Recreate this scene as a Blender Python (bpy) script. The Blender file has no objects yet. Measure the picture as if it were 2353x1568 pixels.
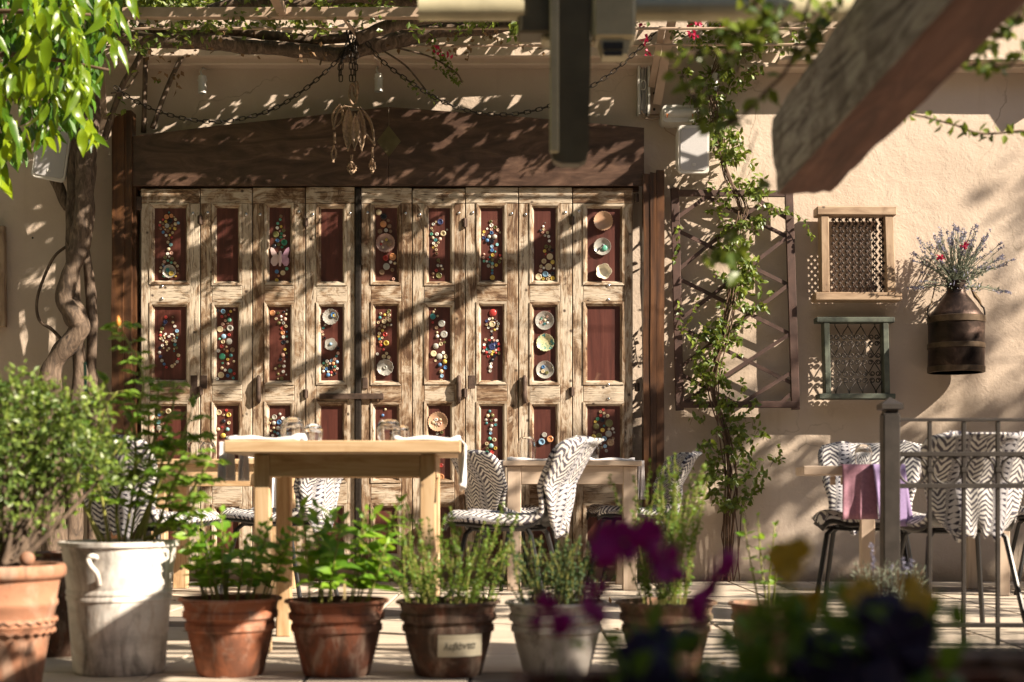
import bpy, bmesh, math, random
from mathutils import Vector, Matrix, noise as mnoise
R = math.radians
rnd = random.Random(7)
scene = bpy.context.scene
COL = scene.collection

# ------------------------------------------------------------------ camera
F, CX, HZ, CZ = 3268.0, 1176.5, 1128.0, 0.575      # focal length and horizon, in pixels of the 2353 px wide photo
cam_d = bpy.data.cameras.new('camera'); cam = bpy.data.objects.new('camera', cam_d); COL.objects.link(cam)
cam.location = (0, 0, CZ); cam.rotation_euler = (R(90), 0, 0)
cam_d.sensor_width = 36; cam_d.lens = 50; cam_d.shift_y = 0.1462
cam_d.clip_start = 0.05; cam_d.clip_end = 400
cam_d.dof.use_dof = True; cam_d.dof.focus_distance = 8.9; cam_d.dof.aperture_fstop = 2.8
scene.camera = cam
# ------------------------------------------------------------------ light
SUN = Vector((2.0, -1.0, 1.45))                    # towards the sun
world = bpy.data.worlds.new('World'); scene.world = world; world.use_nodes = True
wn = world.node_tree.nodes; wl = world.node_tree.links
sky = wn.new('ShaderNodeTexSky'); sky.sky_type = 'NISHITA'; sky.sun_disc = False
SN = SUN.normalized()
sky.sun_elevation = math.asin(SN.z); sky.sun_rotation = math.atan2(SN.x, SN.y)
wl.new(sky.outputs['Color'], wn['Background'].inputs['Color']); wn['Background'].inputs['Strength'].default_value = 0.05
sd = bpy.data.lights.new('sun', 'SUN'); sd.energy = 5.0; sd.angle = R(0.5); sd.color = (1.0, 0.862, 0.68)
so = bpy.data.objects.new('sun', sd); COL.objects.link(so)
so.rotation_euler = SN.to_track_quat('Z', 'Y').to_euler(); so.location = (6, -3, 6)
scene.view_settings.view_transform = 'Standard'; scene.view_settings.look = 'None'
scene.view_settings.exposure = 1.42; scene.view_settings.gamma = 1.0
scene.render.engine = 'CYCLES'
scene.cycles.max_bounces = 8; scene.cycles.transparent_max_bounces = 8; scene.cycles.transmission_bounces = 8
scene.render.resolution_x = 1024; scene.render.resolution_y = 682

# ------------------------------------------------------------------ helpers
def P(u, v, y):
    return Vector(((u - CX) * y / F, y, CZ + (HZ - v) * y / F))
OFF = {}
class MB:
    def __init__(s): s.v = []; s.f = []; s.uv = []; s.lv = []
    def add(s, vs, fs, uv=None, lv=0.0):
        o = len(s.v); s.v += [Vector(p) for p in vs]; s.f += [tuple(i + o for i in f) for f in fs]
        s.uv += (uv if uv else [(0, 0)] * len(vs)); s.lv += [lv] * len(vs); return s
    def box(s, a, b, bev=0.0):
        (x0, y0, z0), (x1, y1, z1) = a, b
        if x0 > x1: x0, x1 = x1, x0
        if y0 > y1: y0, y1 = y1, y0
        if z0 > z1: z0, z1 = z1, z0
        if bev <= 0:
            return s.add([(x0,y0,z0),(x1,y0,z0),(x1,y1,z0),(x0,y1,z0),(x0,y0,z1),(x1,y0,z1),(x1,y1,z1),(x0,y1,z1)],
                  [(0,3,2,1),(4,5,6,7),(0,1,5,4),(1,2,6,5),(2,3,7,6),(3,0,4,7)])
        return s.bevbox((x0+x1)/2, (y0+y1)/2, (z0+z1)/2, (x1-x0)/2, (y1-y0)/2, (z1-z0)/2, bev, Matrix.Identity(3))
    def bevbox(s, cx, cy, cz, hx, hy, hz, b, M):
        b = min(b, hx*.9, hy*.9, hz*.9)
        bm = bmesh.new(); bmesh.ops.create_cube(bm, size=2)
        for v in bm.verts: v.co = Vector((v.co.x*hx, v.co.y*hy, v.co.z*hz))
        bmesh.ops.bevel(bm, geom=list(bm.edges), offset=b, segments=1, affect='EDGES')
        bm.verts.index_update(); c = Vector((cx, cy, cz))
        s.add([M @ v.co + c for v in bm.verts], [[v.index for v in f.verts] for f in bm.faces]); bm.free(); return s
    def beam(s, p, q, w, h, up=(0, 0, 1), bev=0.0):
        p, q = Vector(p), Vector(q); d = (q - p); L = d.length; d.normalize()
        up = Vector(up); sx = d.cross(up).normalized(); up = sx.cross(d).normalized()
        M = Matrix((sx, d, up)).transposed(); c = (p + q) / 2
        if bev > 0: return s.bevbox(c.x, c.y, c.z, w/2, L/2, h/2, bev, M)
        vs = [M @ Vector((x*w/2, y*L/2, z*h/2)) + c for z in (-1,1) for y in (-1,1) for x in (-1,1)]
        return s.add(vs, [(0,2,3,1),(4,5,7,6),(0,1,5,4),(1,3,7,5),(3,2,6,7),(2,0,4,6)])
    def prism(s, poly, y0, y1):                    # poly: (x, z)
        n = len(poly); vs = [(x, y0, z) for x, z in poly] + [(x, y1, z) for x, z in poly]
        ar = sum(poly[i][0]*poly[(i+1)%n][1] - poly[(i+1)%n][0]*poly[i][1] for i in range(n))
        fs = [tuple(range(n)), tuple(range(2*n-1, n-1, -1))] + [(i, i+n, (i+1)%n+n, (i+1)%n) for i in range(n)]
        if ar < 0: fs = [tuple(reversed(f)) for f in fs]
        return s.add(vs, fs)
    def tube(s, path, rad, n=8, cap=True, rough=0.0, lv=0.0):
        path = [Vector(p) for p in path]; m = len(path)
        if not hasattr(rad, '__len__'): rad = [rad] * m
        vs = []; fs = []; t0 = (path[1] - path[0]).normalized()
        nrm = t0.orthogonal().normalized(); prev = t0; ll = 0; uv = []
        for i, p in enumerate(path):
            t = ((path[min(i+1, m-1)] - path[max(i-1, 0)])).normalized()
            if t.length < .5: t = prev
            nrm = prev.rotation_difference(t) @ nrm; nrm = (nrm - t * nrm.dot(t)).normalized(); b = t.cross(nrm); prev = t
            if i: ll += (p - path[i-1]).length
            for k in range(n):
                a = 2*math.pi*k/n; r = rad[i]
                if rough: r *= 1 + rough * mnoise.noise(Vector((p.x*9 + math.cos(a)*1.7, p.y*9 + math.sin(a)*1.7, p.z*9)))
                vs.append(p + (nrm*math.cos(a) + b*math.sin(a)) * r); uv.append((k/n, ll))
        for i in range(m-1):
            for k in range(n):
                a, b2 = i*n+k, i*n+(k+1)%n; fs.append((a, b2, b2+n, a+n))
        if cap: fs.append(tuple(range(n-1, -1, -1))); fs.append(tuple(range((m-1)*n, m*n)))
        return s.add(vs, fs, uv, lv)
    def lathe(s, prof, c=(0,0,0), n=24, axis='z', mod=None, cap=True):
        vs = []; fs = []; c = Vector(c)
        for r, h in prof:
            for k in range(n):
                a = 2*math.pi*k/n; rr = r * (mod(a, r, h) if mod else 1)
                if axis == 'z': vs.append(c + Vector((rr*math.cos(a), rr*math.sin(a), h)))
                else: vs.append(c + Vector((rr*math.cos(a), -h, rr*math.sin(a))))     # axis towards -y
        m = len(prof)
        for i in range(m-1):
            for k in range(n):
                a, b = i*n+k, i*n+(k+1)%n; fs.append((a, b, b+n, a+n))
        if cap: fs.append(tuple(range(n-1, -1, -1))); fs.append(tuple(range((m-1)*n, m*n)))
        return s.add(vs, fs)
    def slab(s, grid, th, uvg=None):               # grid[i][j] points; thick sheet below its normals
        ni, nj = len(grid), len(grid[0]); nr = []
        for i in range(ni):
            row = []
            for j in range(nj):
                a = grid[min(i+1, ni-1)][j] - grid[max(i-1, 0)][j]; b = grid[i][min(j+1, nj-1)] - grid[i][max(j-1, 0)]
                n_ = a.cross(b); row.append(n_.normalized() if n_.length > 1e-9 else Vector((0,0,1)))
            nr.append(row)
        vs = [grid[i][j] for i in range(ni) for j in range(nj)] + [grid[i][j] - nr[i][j]*th for i in range(ni) for j in range(nj)]
        uv = [uvg[i][j] for i in range(ni) for j in range(nj)]*2 if uvg else None
        N = ni*nj; fs = []
        for i in range(ni-1):
            for j in range(nj-1):
                a = i*nj+j; q = (a, a+nj, a+nj+1, a+1); fs.append(q); fs.append(tuple(N+k for k in reversed(q)))
        rim = [(i*nj, (i+1)*nj) for i in range(ni-1)] + [((ni-1)*nj+j, (ni-1)*nj+j+1) for j in range(nj-1)] + \
              [((i+1)*nj+nj-1, i*nj+nj-1) for i in range(ni-1)] + [(j+1, j) for j in range(nj-1)]
        fs += [(b, a, a+N, b+N) for a, b in rim]
        return s.add(vs, fs, uv)
    def leaf(s, p, d, n, L, W, bend=0.25, lv=0.0):  # pointed leaf from p along d, face normal n
        d = d.normalized(); n = (n - d*n.dot(d))
        n = n.normalized() if n.length > 1e-4 else d.orthogonal().normalized(); sd_ = d.cross(n)
        def q(t, w, dip): return p + d*(L*t) + sd_*(W*w) - n*(L*bend*t*t) + n*dip*W
        vs = [p, q(.35,-.5,.18), q(.35,0,0), q(.35,.5,.18), q(.7,-.38,.14), q(.7,0,0), q(.7,.38,.14), q(1,0,0)]
        return s.add(vs, [(0,2,1),(0,3,2),(1,2,5,4),(2,3,6,5),(4,5,7),(5,6,7)], None, lv)
    def dleaf(s, p, d, n, L, W, lv=0.0):            # cheap folded leaf, two triangles
        d = d.normalized(); n = (n - d*n.dot(d))
        n = n.normalized() if n.length > 1e-4 else d.orthogonal().normalized(); sd_ = d.cross(n)
        m = p + d*L*.45
        return s.add([p, m - sd_*W*.5 + n*W*.15, p + d*L, m + sd_*W*.5 + n*W*.15], [(0,2,1),(0,3,2)], None, lv)
    def mesh(s, name, off=None):
        me = bpy.data.meshes.new(name)
        vs = s.v if off is None else [p - off for p in s.v]
        me.from_pydata([tuple(p) for p in vs], [], s.f)
        if any(u != (0, 0) for u in s.uv):
            ul = me.uv_layers.new(name='UVMap')
            idx = [0]*len(me.loops); me.loops.foreach_get('vertex_index', idx)
            ul.data.foreach_set('uv', [c for i in idx for c in s.uv[i]])
        if any(s.lv):
            at = me.attributes.new('lv', 'FLOAT', 'POINT'); at.data.foreach_set('value', s.lv)
        me.update(); return me
def tag(o, label=None, cat=None, group=None, kind=None):
    if label: o['label'] = label
    if cat: o['category'] = cat
    if group: o['group'] = group
    if kind: o['kind'] = kind
    return o
def thing(name, label, cat, loc=(0,0,0), rotz=0.0, group=None):
    o = bpy.data.objects.new(name, None); COL.objects.link(o); o.empty_display_size = .05
    o.location = loc; o.rotation_euler = (0, 0, rotz); OFF[o] = Vector(loc)
    return tag(o, label, cat, group)
def link(me, name, parent=None, m=None, smooth=False):
    o = bpy.data.objects.new(name, me); COL.objects.link(o)
    if m is not None:
        if len(me.materials) == 0: me.materials.append(m)
        elif me.materials[0] is not m: o.material_slots[0].link = 'OBJECT'; o.material_slots[0].material = m
    if smooth:
        me.polygons.foreach_set('use_smooth', [True]*len(me.polygons))
        if smooth != 'all': me.set_sharp_from_angle(angle=R(38))
    if parent is not None: o.parent = parent; OFF[o] = OFF.get(parent, Vector((0,0,0)))
    return o
def part(parent, name, mb, m, smooth=False, world=True, kind=None, label=None):
    off = OFF.get(parent) if (world and parent is not None) else None
    o = link(mb.mesh(name, off), name, parent, m, smooth)
    if kind: o['kind'] = kind
    if label: o['label'] = label
    return o
def solo(name, mb, m, label=None, cat=None, group=None, kind=None, smooth=False, loc=None):
    if loc is not None:
        o = link(mb.mesh(name, Vector(loc)), name, None, m, smooth); o.location = loc; OFF[o] = Vector(loc)
    else:
        o = link(mb.mesh(name), name, None, m, smooth); OFF[o] = Vector((0,0,0))
    return tag(o, label, cat, group, kind)
def place(parent, name, me, m, M=None, loc=None, scale=None, rot=None):   # shared mesh, world coordinates
    o = link(me, name, parent, m)
    if M is not None:
        M = M.copy(); M.translation = M.translation - OFF.get(parent, Vector((0,0,0))); o.matrix_local = M
    else:
        o.location = Vector(loc) - OFF.get(parent, Vector((0,0,0)))
        if scale is not None: o.scale = (scale,)*3 if not hasattr(scale, '__len__') else scale
        if rot is not None: o.rotation_euler = rot
    OFF[o] = OFF.get(parent, Vector((0,0,0)))
    return o
def copy_tree(o, parent=None):
    c = o.copy(); COL.objects.link(c); c.parent = parent
    for ch in list(o.children): copy_tree(ch, c)
    return c
def spline(pts, k=6):                              # Catmull-Rom through pts (any tuple length)
    out = []; n = len(pts)
    for i in range(n-1):
        p0, p1, p2, p3 = (pts[max(i-1,0)], pts[i], pts[i+1], pts[min(i+2,n-1)])
        for j in range(k):
            t = j/k
            out.append(tuple(0.5*((2*b) + (c-a)*t + (2*a-5*b+4*c-d)*t*t + (-a+3*b-3*c+d)*t**3) for a,b,c,d in zip(p0,p1,p2,p3)))
    out.append(tuple(pts[-1])); return out
def inpoly(x, y, poly):
    r = False; n = len(poly)
    for i in range(n):
        (x1,y1),(x2,y2) = poly[i], poly[(i+1)%n]
        if (y1 > y) != (y2 > y) and x < (x2-x1)*(y-y1)/(y2-y1)+x1: r = not r
    return r
def rvec(r=rnd):
    while True:
        v = Vector((r.uniform(-1,1), r.uniform(-1,1), r.uniform(-1,1)))
        if .05 < v.length < 1: return v.normalized()

# ------------------------------------------------------------------ materials
def mk(name):
    m = bpy.data.materials.new(name); m.use_nodes = True; nt = m.node_tree
    return m, nt.nodes, nt.links, nt.nodes['Principled BSDF']
def texco(N, L, scale=(1,1,1), rand=True, kind='Object'):
    tc = N.new('ShaderNodeTexCoord'); mp = N.new('ShaderNodeMapping'); mp.inputs['Scale'].default_value = scale
    if rand:
        oi = N.new('ShaderNodeObjectInfo'); mul = N.new('ShaderNodeMath'); mul.operation = 'MULTIPLY'; mul.inputs[1].default_value = 37.0
        L.new(oi.outputs['Random'], mul.inputs[0]); cb = N.new('ShaderNodeCombineXYZ')
        for i in range(3): L.new(mul.outputs[0], cb.inputs[i])
        ad = N.new('ShaderNodeVectorMath'); ad.operation = 'ADD'
        L.new(tc.outputs[kind], ad.inputs[0]); L.new(cb.outputs[0], ad.inputs[1]); L.new(ad.outputs[0], mp.inputs[0])
    else: L.new(tc.outputs[kind], mp.inputs[0])
    return mp.outputs[0]
def noise(N, L, vec, scale=5, detail=4, rough=.55, dist=0):
    n = N.new('ShaderNodeTexNoise'); n.inputs['Scale'].default_value = scale; n.inputs['Detail'].default_value = detail
    n.inputs['Roughness'].default_value = rough; n.inputs['Distortion'].default_value = dist
    if vec is not None: L.new(vec, n.inputs['Vector'])
    return n.outputs['Fac']
def ramp(N, L, fac, stops):
    r = N.new('ShaderNodeValToRGB'); e = r.color_ramp.elements
    while len(e) > 1: e.remove(e[-1])
    for i, (p, c) in enumerate(stops):
        el = e[0] if i == 0 else e.new(p)
        el.position = p; el.color = (*c, 1) if hasattr(c, '__len__') else (c, c, c, 1)
    L.new(fac, r.inputs['Fac']); return r.outputs['Color']
def mix(N, L, fac, a, b, mode='MIX'):
    m = N.new('ShaderNodeMix'); m.data_type = 'RGBA'; m.blend_type = mode
    if hasattr(fac, 'links'): L.new(fac, m.inputs[0])
    else: m.inputs[0].default_value = fac
    for i, c in ((6, a), (7, b)):
        if hasattr(c, 'links'): L.new(c, m.inputs[i])
        else: m.inputs[i].default_value = (*c, 1)
    return m.outputs[2]
def math_(N, L, op, a, b=None, c=None):
    m = N.new('ShaderNodeMath'); m.operation = op
    for i, x in enumerate((a, b, c)):
        if x is None: continue
        if hasattr(x, 'links'): L.new(x, m.inputs[i])
        else: m.inputs[i].default_value = x
    return m.outputs[0]
def bump(N, L, B, h, strength=.3, dist=.01):
    b = N.new('ShaderNodeBump'); b.inputs['Strength'].default_value = strength; b.inputs['Distance'].default_value = dist
    L.new(h, b.inputs['Height']); L.new(b.outputs[0], B.inputs['Normal'])
def plain(name, col, rough=.55, metal=0.0, var=.12, sc=30, spec=.5):
    m, N, L, B = mk(name); v = texco(N, L)
    f = noise(N, L, v, sc, 5)
    c = ramp(N, L, f, [(.3, tuple(x*(1-var) for x in col)), (.7, tuple(min(1, x*(1+var)) for x in col))])
    L.new(c, B.inputs['Base Color']); B.inputs['Roughness'].default_value = rough; B.inputs['Metallic'].default_value = metal
    B.inputs['Specular IOR Level'].default_value = spec
    return m
def woodmat(name, cols, scale, rough=.6, patch=None, patchcol=(.1,.05,.03), bumpk=.35, sc=1.0, knots=True, dist=.6):
    m, N, L, B = mk(name); v = texco(N, L, scale)
    f = noise(N, L, v, sc, 9, .62, dist)
    c = ramp(N, L, f, cols)
    v2 = texco(N, L, (1,1,1))
    if patch:
        f2 = noise(N, L, v2, patch[0], 6, .65, .8); k = ramp(N, L, f2, [(patch[1], 0.0), (patch[2], 1.0)])
        c = mix(N, L, k, c, mix(N, L, .55, c, patchcol))
    if knots:
        vo = N.new('ShaderNodeTexVoronoi'); vo.inputs['Scale'].default_value = 7; L.new(v2, vo.inputs['Vector'])
        k2 = ramp(N, L, vo.outputs['Distance'], [(.04, 1.0), (.1, 0.0)])
        c = mix(N, L, k2, c, mix(N, L, .8, c, (.03,.015,.01)))
    L.new(c, B.inputs['Base Color']); B.inputs['Roughness'].default_value = rough
    bump(N, L, B, f, bumpk, .004); return m
def leafmat(name, dark, light, rough=.45, trans=.3, tcol=None, instanced=False, tip=None):
    m, N, L, B = mk(name)
    if instanced:
        oi = N.new('ShaderNodeObjectInfo'); fac = oi.outputs['Random']
    else:
        at = N.new('ShaderNodeAttribute'); at.attribute_name = 'lv'; fac = at.outputs['Fac']
    c = ramp(N, L, fac, [(0, dark), (.6, tuple((a+b)/2 for a, b in zip(dark, light))), (1, light)])
    L.new(c, B.inputs['Base Color']); B.inputs['Roughness'].default_value = rough
    tr = N.new('ShaderNodeBsdfTranslucent')
    tc = tcol or tuple(min(1, x*1.5) for x in light)
    L.new(mix(N, L, .5, c, tc), tr.inputs['Color'])
    ms = N.new('ShaderNodeMixShader'); ms.inputs[0].default_value = trans
    L.new(B.outputs[0], ms.inputs[1]); L.new(tr.outputs[0], ms.inputs[2])
    L.new(ms.outputs[0], N['Material Output'].inputs['Surface']); return m
M = {}
def plaster():
    m, N, L, B = mk('ochre_plaster'); v = texco(N, L, rand=False)
    big = noise(N, L, v, .9, 6, .6, .4); mid = noise(N, L, v, 6, 8, .65, .5); fine = noise(N, L, v, 55, 6, .6)
    c = ramp(N, L, big, [(.32, (.485,.39,.315)), (.52, (.56,.457,.373)), (.72, (.62,.517,.433))])
    c = mix(N, L, ramp(N, L, mid, [(.6, 0.0), (.75, .5)]), c, (.44,.37,.30))
    sx = noise(N, L, texco(N, L, (6, 6, .5), rand=False), 1.3, 5, .6)            # rain streaks down the wall
    c = mix(N, L, ramp(N, L, sx, [(.58, 0.0), (.75, .35)]), c, (.40,.31,.22))
    vc = N.new('ShaderNodeTexVoronoi'); vc.feature = 'DISTANCE_TO_EDGE'; vc.inputs['Scale'].default_value = .9
    wv = N.new('ShaderNodeVectorMath'); wv.operation = 'MULTIPLY_ADD'; nz = N.new('ShaderNodeTexNoise'); nz.inputs['Scale'].default_value = 3; nz.inputs['Detail'].default_value = 6
    L.new(v, nz.inputs['Vector']); L.new(nz.outputs['Color'], wv.inputs[0]); wv.inputs[1].default_value = (.5,.5,.5); L.new(v, wv.inputs[2]); L.new(wv.outputs[0], vc.inputs['Vector'])
    ck = math_(N, L, 'MULTIPLY', ramp(N, L, vc.outputs['Distance'], [(.0, 1.0), (.006, 0.0)]), ramp(N, L, big, [(.5, 0.0), (.62, .7)]))
    c = mix(N, L, ck, c, (.22,.17,.12))                                             # hairline cracks
    L.new(c, B.inputs['Base Color']); B.inputs['Roughness'].default_value = .88; B.inputs['Specular IOR Level'].default_value = .25
    h = math_(N, L, 'ADD', math_(N, L, 'MULTIPLY', mid, 1.4), math_(N, L, 'MULTIPLY', fine, .35))
    bump(N, L, B, h, .55, .012); return m
M['plaster'] = plaster()
def wornwood(name, vert):
    m, N, L, B = mk(name); sc = (1, 1, .075) if vert else (.075, 1, 1)
    v = texco(N, L, sc); v2 = texco(N, L)
    g1 = noise(N, L, v, 42, 8, .68, .9); g2 = noise(N, L, v, 150, 5, .6, .3)      # broad and fine grain
    pt = noise(N, L, texco(N, L, (1,1,.45) if vert else (.45,1,1)), 9, 9, .72, 1.2); pt2 = noise(N, L, v2, 3.2, 6, .65, .6)
    c = ramp(N, L, g1, [(.30, (.06,.03,.016)), (.41, (.17,.10,.056)), (.50, (.30,.205,.13)), (.60, (.42,.33,.24)), (.75, (.56,.48,.38))])
    oi = N.new('ShaderNodeObjectInfo'); rr = oi.outputs['Random']
    sh = math_(N, L, 'MULTIPLY', math_(N, L, 'SUBTRACT', rr, .5), .16); pv = math_(N, L, 'ADD', pt, sh)
    c = mix(N, L, ramp(N, L, pv, [(.455, 0.0), (.55, .88)]), c, mix(N, L, g2, (.49,.405,.315), (.65,.57,.465)))  # pale paint left on the wood
    c = mix(N, L, ramp(N, L, pv, [(.355, .92), (.43, 0.0)]), c, (.08,.04,.022))             # bare brown wood
    c = mix(N, L, ramp(N, L, pt2, [(.54, 0.0), (.68, .7)]), c, mix(N, L, .65, c, (.15,.08,.04)))
    c = mix(N, L, ramp(N, L, g2, [(.34, .9), (.44, 0.0)]), c, (.045,.022,.013))           # dark cracks
    c = mix(N, L, ramp(N, L, rr, [(0, .30), (.5, 0.0)]), c, mix(N, L, .5, c, (.20,.10,.045)))
    vo = N.new('ShaderNodeTexVoronoi'); vo.inputs['Scale'].default_value = 9; L.new(v2, vo.inputs['Vector'])
    c = mix(N, L, ramp(N, L, vo.outputs['Distance'], [(.05, .9), (.12, 0.0)]), c, (.03,.015,.01))
    L.new(c, B.inputs['Base Color']); B.inputs['Roughness'].default_value = .6; B.inputs['Specular IOR Level'].default_value = .35
    bump(N, L, B, math_(N, L, 'ADD', g1, math_(N, L, 'MULTIPLY', g2, .6)), .6, .006); return m
M['door_v'] = wornwood('worn_paint_wood_upright', True); M['door_h'] = wornwood('worn_paint_wood_across', False)
rc = [(.25, (.032,.008,.006)), (.5, (.078,.019,.013)), (.75, (.125,.038,.027))]
M['red_panel'] = woodmat('red_brown_panel', rc, (30, 30, 2.5), .5, (9, .63, .74), (.20,.11,.07), .25, knots=False)
pc = [(.25, (.028,.015,.011)), (.45, (.068,.037,.026)), (.6, (.115,.066,.046)), (.8, (.18,.11,.077))]
M['ply'] = woodmat('dark_plywood', pc, (2.2, 20, 9), .42, (3.0, .5, .7), (.03,.018,.014), .12, 1.2, False, 1.8)
M['post'] = woodmat('dark_oiled_timber', [(.25, (.02,.010,.006)), (.5, (.075,.032,.014)), (.72, (.17,.075,.03))], (14, 14, 1.2), .45, (4, .5, .66), (.02,.01,.008), .5)
M['trellis'] = woodmat('brown_trellis_wood', [(.3, (.045,.024,.019)), (.6, (.085,.045,.036)), (.8, (.12,.066,.052))], (12, 12, 12), .6, None, bumpk=.2, knots=False)
M['bark'] = woodmat('grey_brown_bark', [(.3, (.03,.02,.015)), (.5, (.11,.075,.052)), (.72, (.23,.165,.12))], (16, 16, 5), .85, (6, .5, .7), (.06,.045,.035), .9, 2.0, False, 1.2)
M['twig'] = plain('brown_twig', (.11,.065,.04), .8)
M['tan_frame'] = woodmat('tan_old_wood', [(.3, (.20,.125,.075)), (.5, (.36,.25,.165)), (.75, (.48,.36,.25))], (4, 24, 24), .62, (5, .56, .7), (.14,.08,.045), .3)
M['tan_frame_v'] = woodmat('tan_old_wood_upright', [(.3, (.20,.125,.075)), (.5, (.36,.25,.165)), (.75, (.48,.36,.25))], (24, 24, 4), .62, (5, .56, .7), (.14,.08,.045), .3)
M['green_frame'] = woodmat('worn_green_paint_wood', [(.3, (.03,.032,.027)), (.48, (.075,.09,.072)), (.62, (.115,.13,.10)), (.8, (.04,.13,.135))], (9, 9, 9), .6, (7, .52, .68), (.05,.045,.035), .35, knots=False)
M['pine'] = woodmat('pale_pine', [(.28, (.30,.17,.08)), (.42, (.46,.30,.165)), (.55, (.55,.39,.235)), (.72, (.61,.46,.30))], (2.0, 20, 20), .5, (3, .55, .7), (.34,.2,.1), .15, dist=1.6)
M['pine_v'] = woodmat('pale_pine_upright', [(.28, (.30,.17,.08)), (.42, (.46,.30,.165)), (.55, (.55,.39,.235)), (.72, (.61,.46,.30))], (20, 20, 2.0), .5, (3, .55, .7), (.34,.2,.1), .15, dist=1.6)
M['wash'] = woodmat('limewashed_pine', [(.25, (.36,.26,.19)), (.45, (.50,.39,.305)), (.7, (.58,.47,.375))], (1.0, 10, 10), .5, None, bumpk=.1, knots=False, dist=2.2)
M['wash_v'] = woodmat('limewashed_pine_upright', [(.25, (.36,.26,.19)), (.45, (.50,.39,.305)), (.7, (.58,.47,.375))], (10, 10, 1.0), .5, None, bumpk=.1, knots=False, dist=2.2)
M['grey_beam'] = woodmat('weathered_grey_beam', [(.28, (.05,.04,.036)), (.42, (.19,.165,.15)), (.55, (.37,.335,.305)), (.75, (.52,.485,.45))], (20, 2.2, 20), .9, (7, .48, .6), (.09,.065,.055), 1.0, 1.6, False, 1.4)
M['red_beam'] = woodmat('red_brown_beam_face', [(.3, (.045,.02,.014)), (.55, (.13,.058,.04)), (.8, (.24,.125,.085))], (13, 1.6, 13), .8, (4, .5, .66), (.045,.02,.015), .8, 1.2, False, 1.0)
M['white_plastic'] = plain('white_plastic', (.62,.60,.56), .4, var=.05)
M['grille'] = plain('pale_grey_speaker_grille', (.44,.43,.44), .6, var=.18, sc=400)
M['iron'] = plain('dark_iron', (.035,.028,.024), .5, .6, .4, 40)
M['rust_iron'] = plain('rusty_iron', (.085,.055,.042), .7, .4, .5, 25)
M['black_metal'] = plain('black_painted_metal', (.018,.017,.018), .4, .2)
M['rail_metal'] = plain('dark_bronze_metal', (.042,.035,.031), .5, .35, .3, 18)
M['beige_metal'] = plain('beige_painted_metal', (.42,.31,.235), .5, .1, .15, 12)
M['awning'] = plain('olive_cream_metal', (.46,.41,.27), .38, .2, .2, 9)
M['awning_dark'] = plain('dark_olive_metal', (.10,.085,.05), .45, .3, .25, 9)
M['brass'] = plain('dull_brass_sheet', (.16,.13,.07), .4, .6, .25, 12)
M['steel'] = plain('bright_steel', (.62,.62,.64), .22, 1.0, .08, 20)
M['mobile'] = plain('sand_coloured_cast_metal', (.30,.205,.135), .7, .1, .35, 60)
M['rope'] = plain('brown_rope', (.20,.14,.085), .9)
M['fabric_w'] = plain('white_linen', (.80,.78,.80), .85, var=.04, sc=120)
M['fabric_g'] = plain('grey_lilac_linen', (.60,.56,.56), .9, var=.06, sc=120)
M['fabric_p'] = plain('mauve_linen', (.30,.15,.20), .9, var=.15, sc=90)
M['fabric_l'] = plain('lilac_linen', (.34,.25,.47), .9, var=.08, sc=90)
M['paper'] = plain('cream_paper', (.62,.56,.43), .8, var=.06)
M['ink'] = plain('black_ink', (.02,.02,.02), .7)
M['soil'] = plain('potting_soil', (.05,.035,.025), .95, var=.5, sc=80)
M['orange_led'] = plain('amber_indicator', (.9,.25,.05), .4)
M['stone'] = plain('pale_stone', (.55,.50,.44), .7, var=.15)
M['green_stake'] = plain('green_plastic_stake', (.03,.16,.10), .5)
M['bamboo'] = plain('pale_bamboo', (.5,.38,.2), .6)
def terracotta(name, base, stain, amt, dark=(.12,.05,.03)):
    m, N, L, B = mk(name); v = texco(N, L)
    f = noise(N, L, v, 7, 8, .65, .6); f2 = noise(N, L, texco(N, L, (1,1,2.5)), 4, 6, .6, .3); f3 = noise(N, L, v, 90, 4)
    c = ramp(N, L, f2, [(.3, tuple(x*.6 for x in base)), (.5, base), (.75, tuple(min(1,x*1.25) for x in base))])
    c = mix(N, L, ramp(N, L, f, [(.7-amt*.45, 0.0), (.85-amt*.45, .85)]), c, stain)
    f4 = noise(N, L, texco(N, L, (1,1,.5)), 11, 8, .7, 1.0); c = mix(N, L, ramp(N, L, f4, [(.50, 0.0), (.64, .5)]), c, (.44,.34,.27))   # lime bloom
    f5 = noise(N, L, texco(N, L, (1.6,1.6,.5)), 6, 7, .7, .6); c = mix(N, L, ramp(N, L, f5, [(.50, 0.0), (.62, .8)]), c, mix(N, L, .75, c, (.035,.025,.018)))  # water stains
    c = mix(N, L, ramp(N, L, f3, [(.62, 0.0), (.75, .5)]), c, dark)
    L.new(c, B.inputs['Base Color']); B.inputs['Roughness'].default_value = .85
    bump(N, L, B, f, .25, .006); return m
M['terra1'] = terracotta('orange_terracotta', (.33,.115,.055), (.15,.06,.035), .5)
M['terra2'] = terracotta('deep_red_terracotta', (.24,.075,.036), (.10,.04,.026), .6)
M['terra3'] = terracotta('brown_stained_terracotta', (.17,.065,.038), (.06,.036,.025), .7)
M['terra4'] = terracotta('lime_bloomed_terracotta', (.40,.33,.28), (.58,.54,.50), .75, (.25,.15,.1))
M['terra5'] = terracotta('mossy_terracotta', (.25,.13,.085), (.12,.115,.06), .5)
M['terra6'] = terracotta('pale_peach_terracotta', (.36,.17,.10), (.42,.26,.18), .35)
M['whitepot'] = terracotta('whitewashed_clay', (.72,.685,.65), (.60,.55,.5), .3, (.5,.35,.27))
def glassmat(name, tint=(1,1,1), rough=.0):
    m, N, L, B = mk(name); B.inputs['Base Color'].default_value = (*tint, 1); B.inputs['Roughness'].default_value = rough
    B.inputs['Transmission Weight'].default_value = 1.0; B.inputs['IOR'].default_value = 1.45; return m
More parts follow.
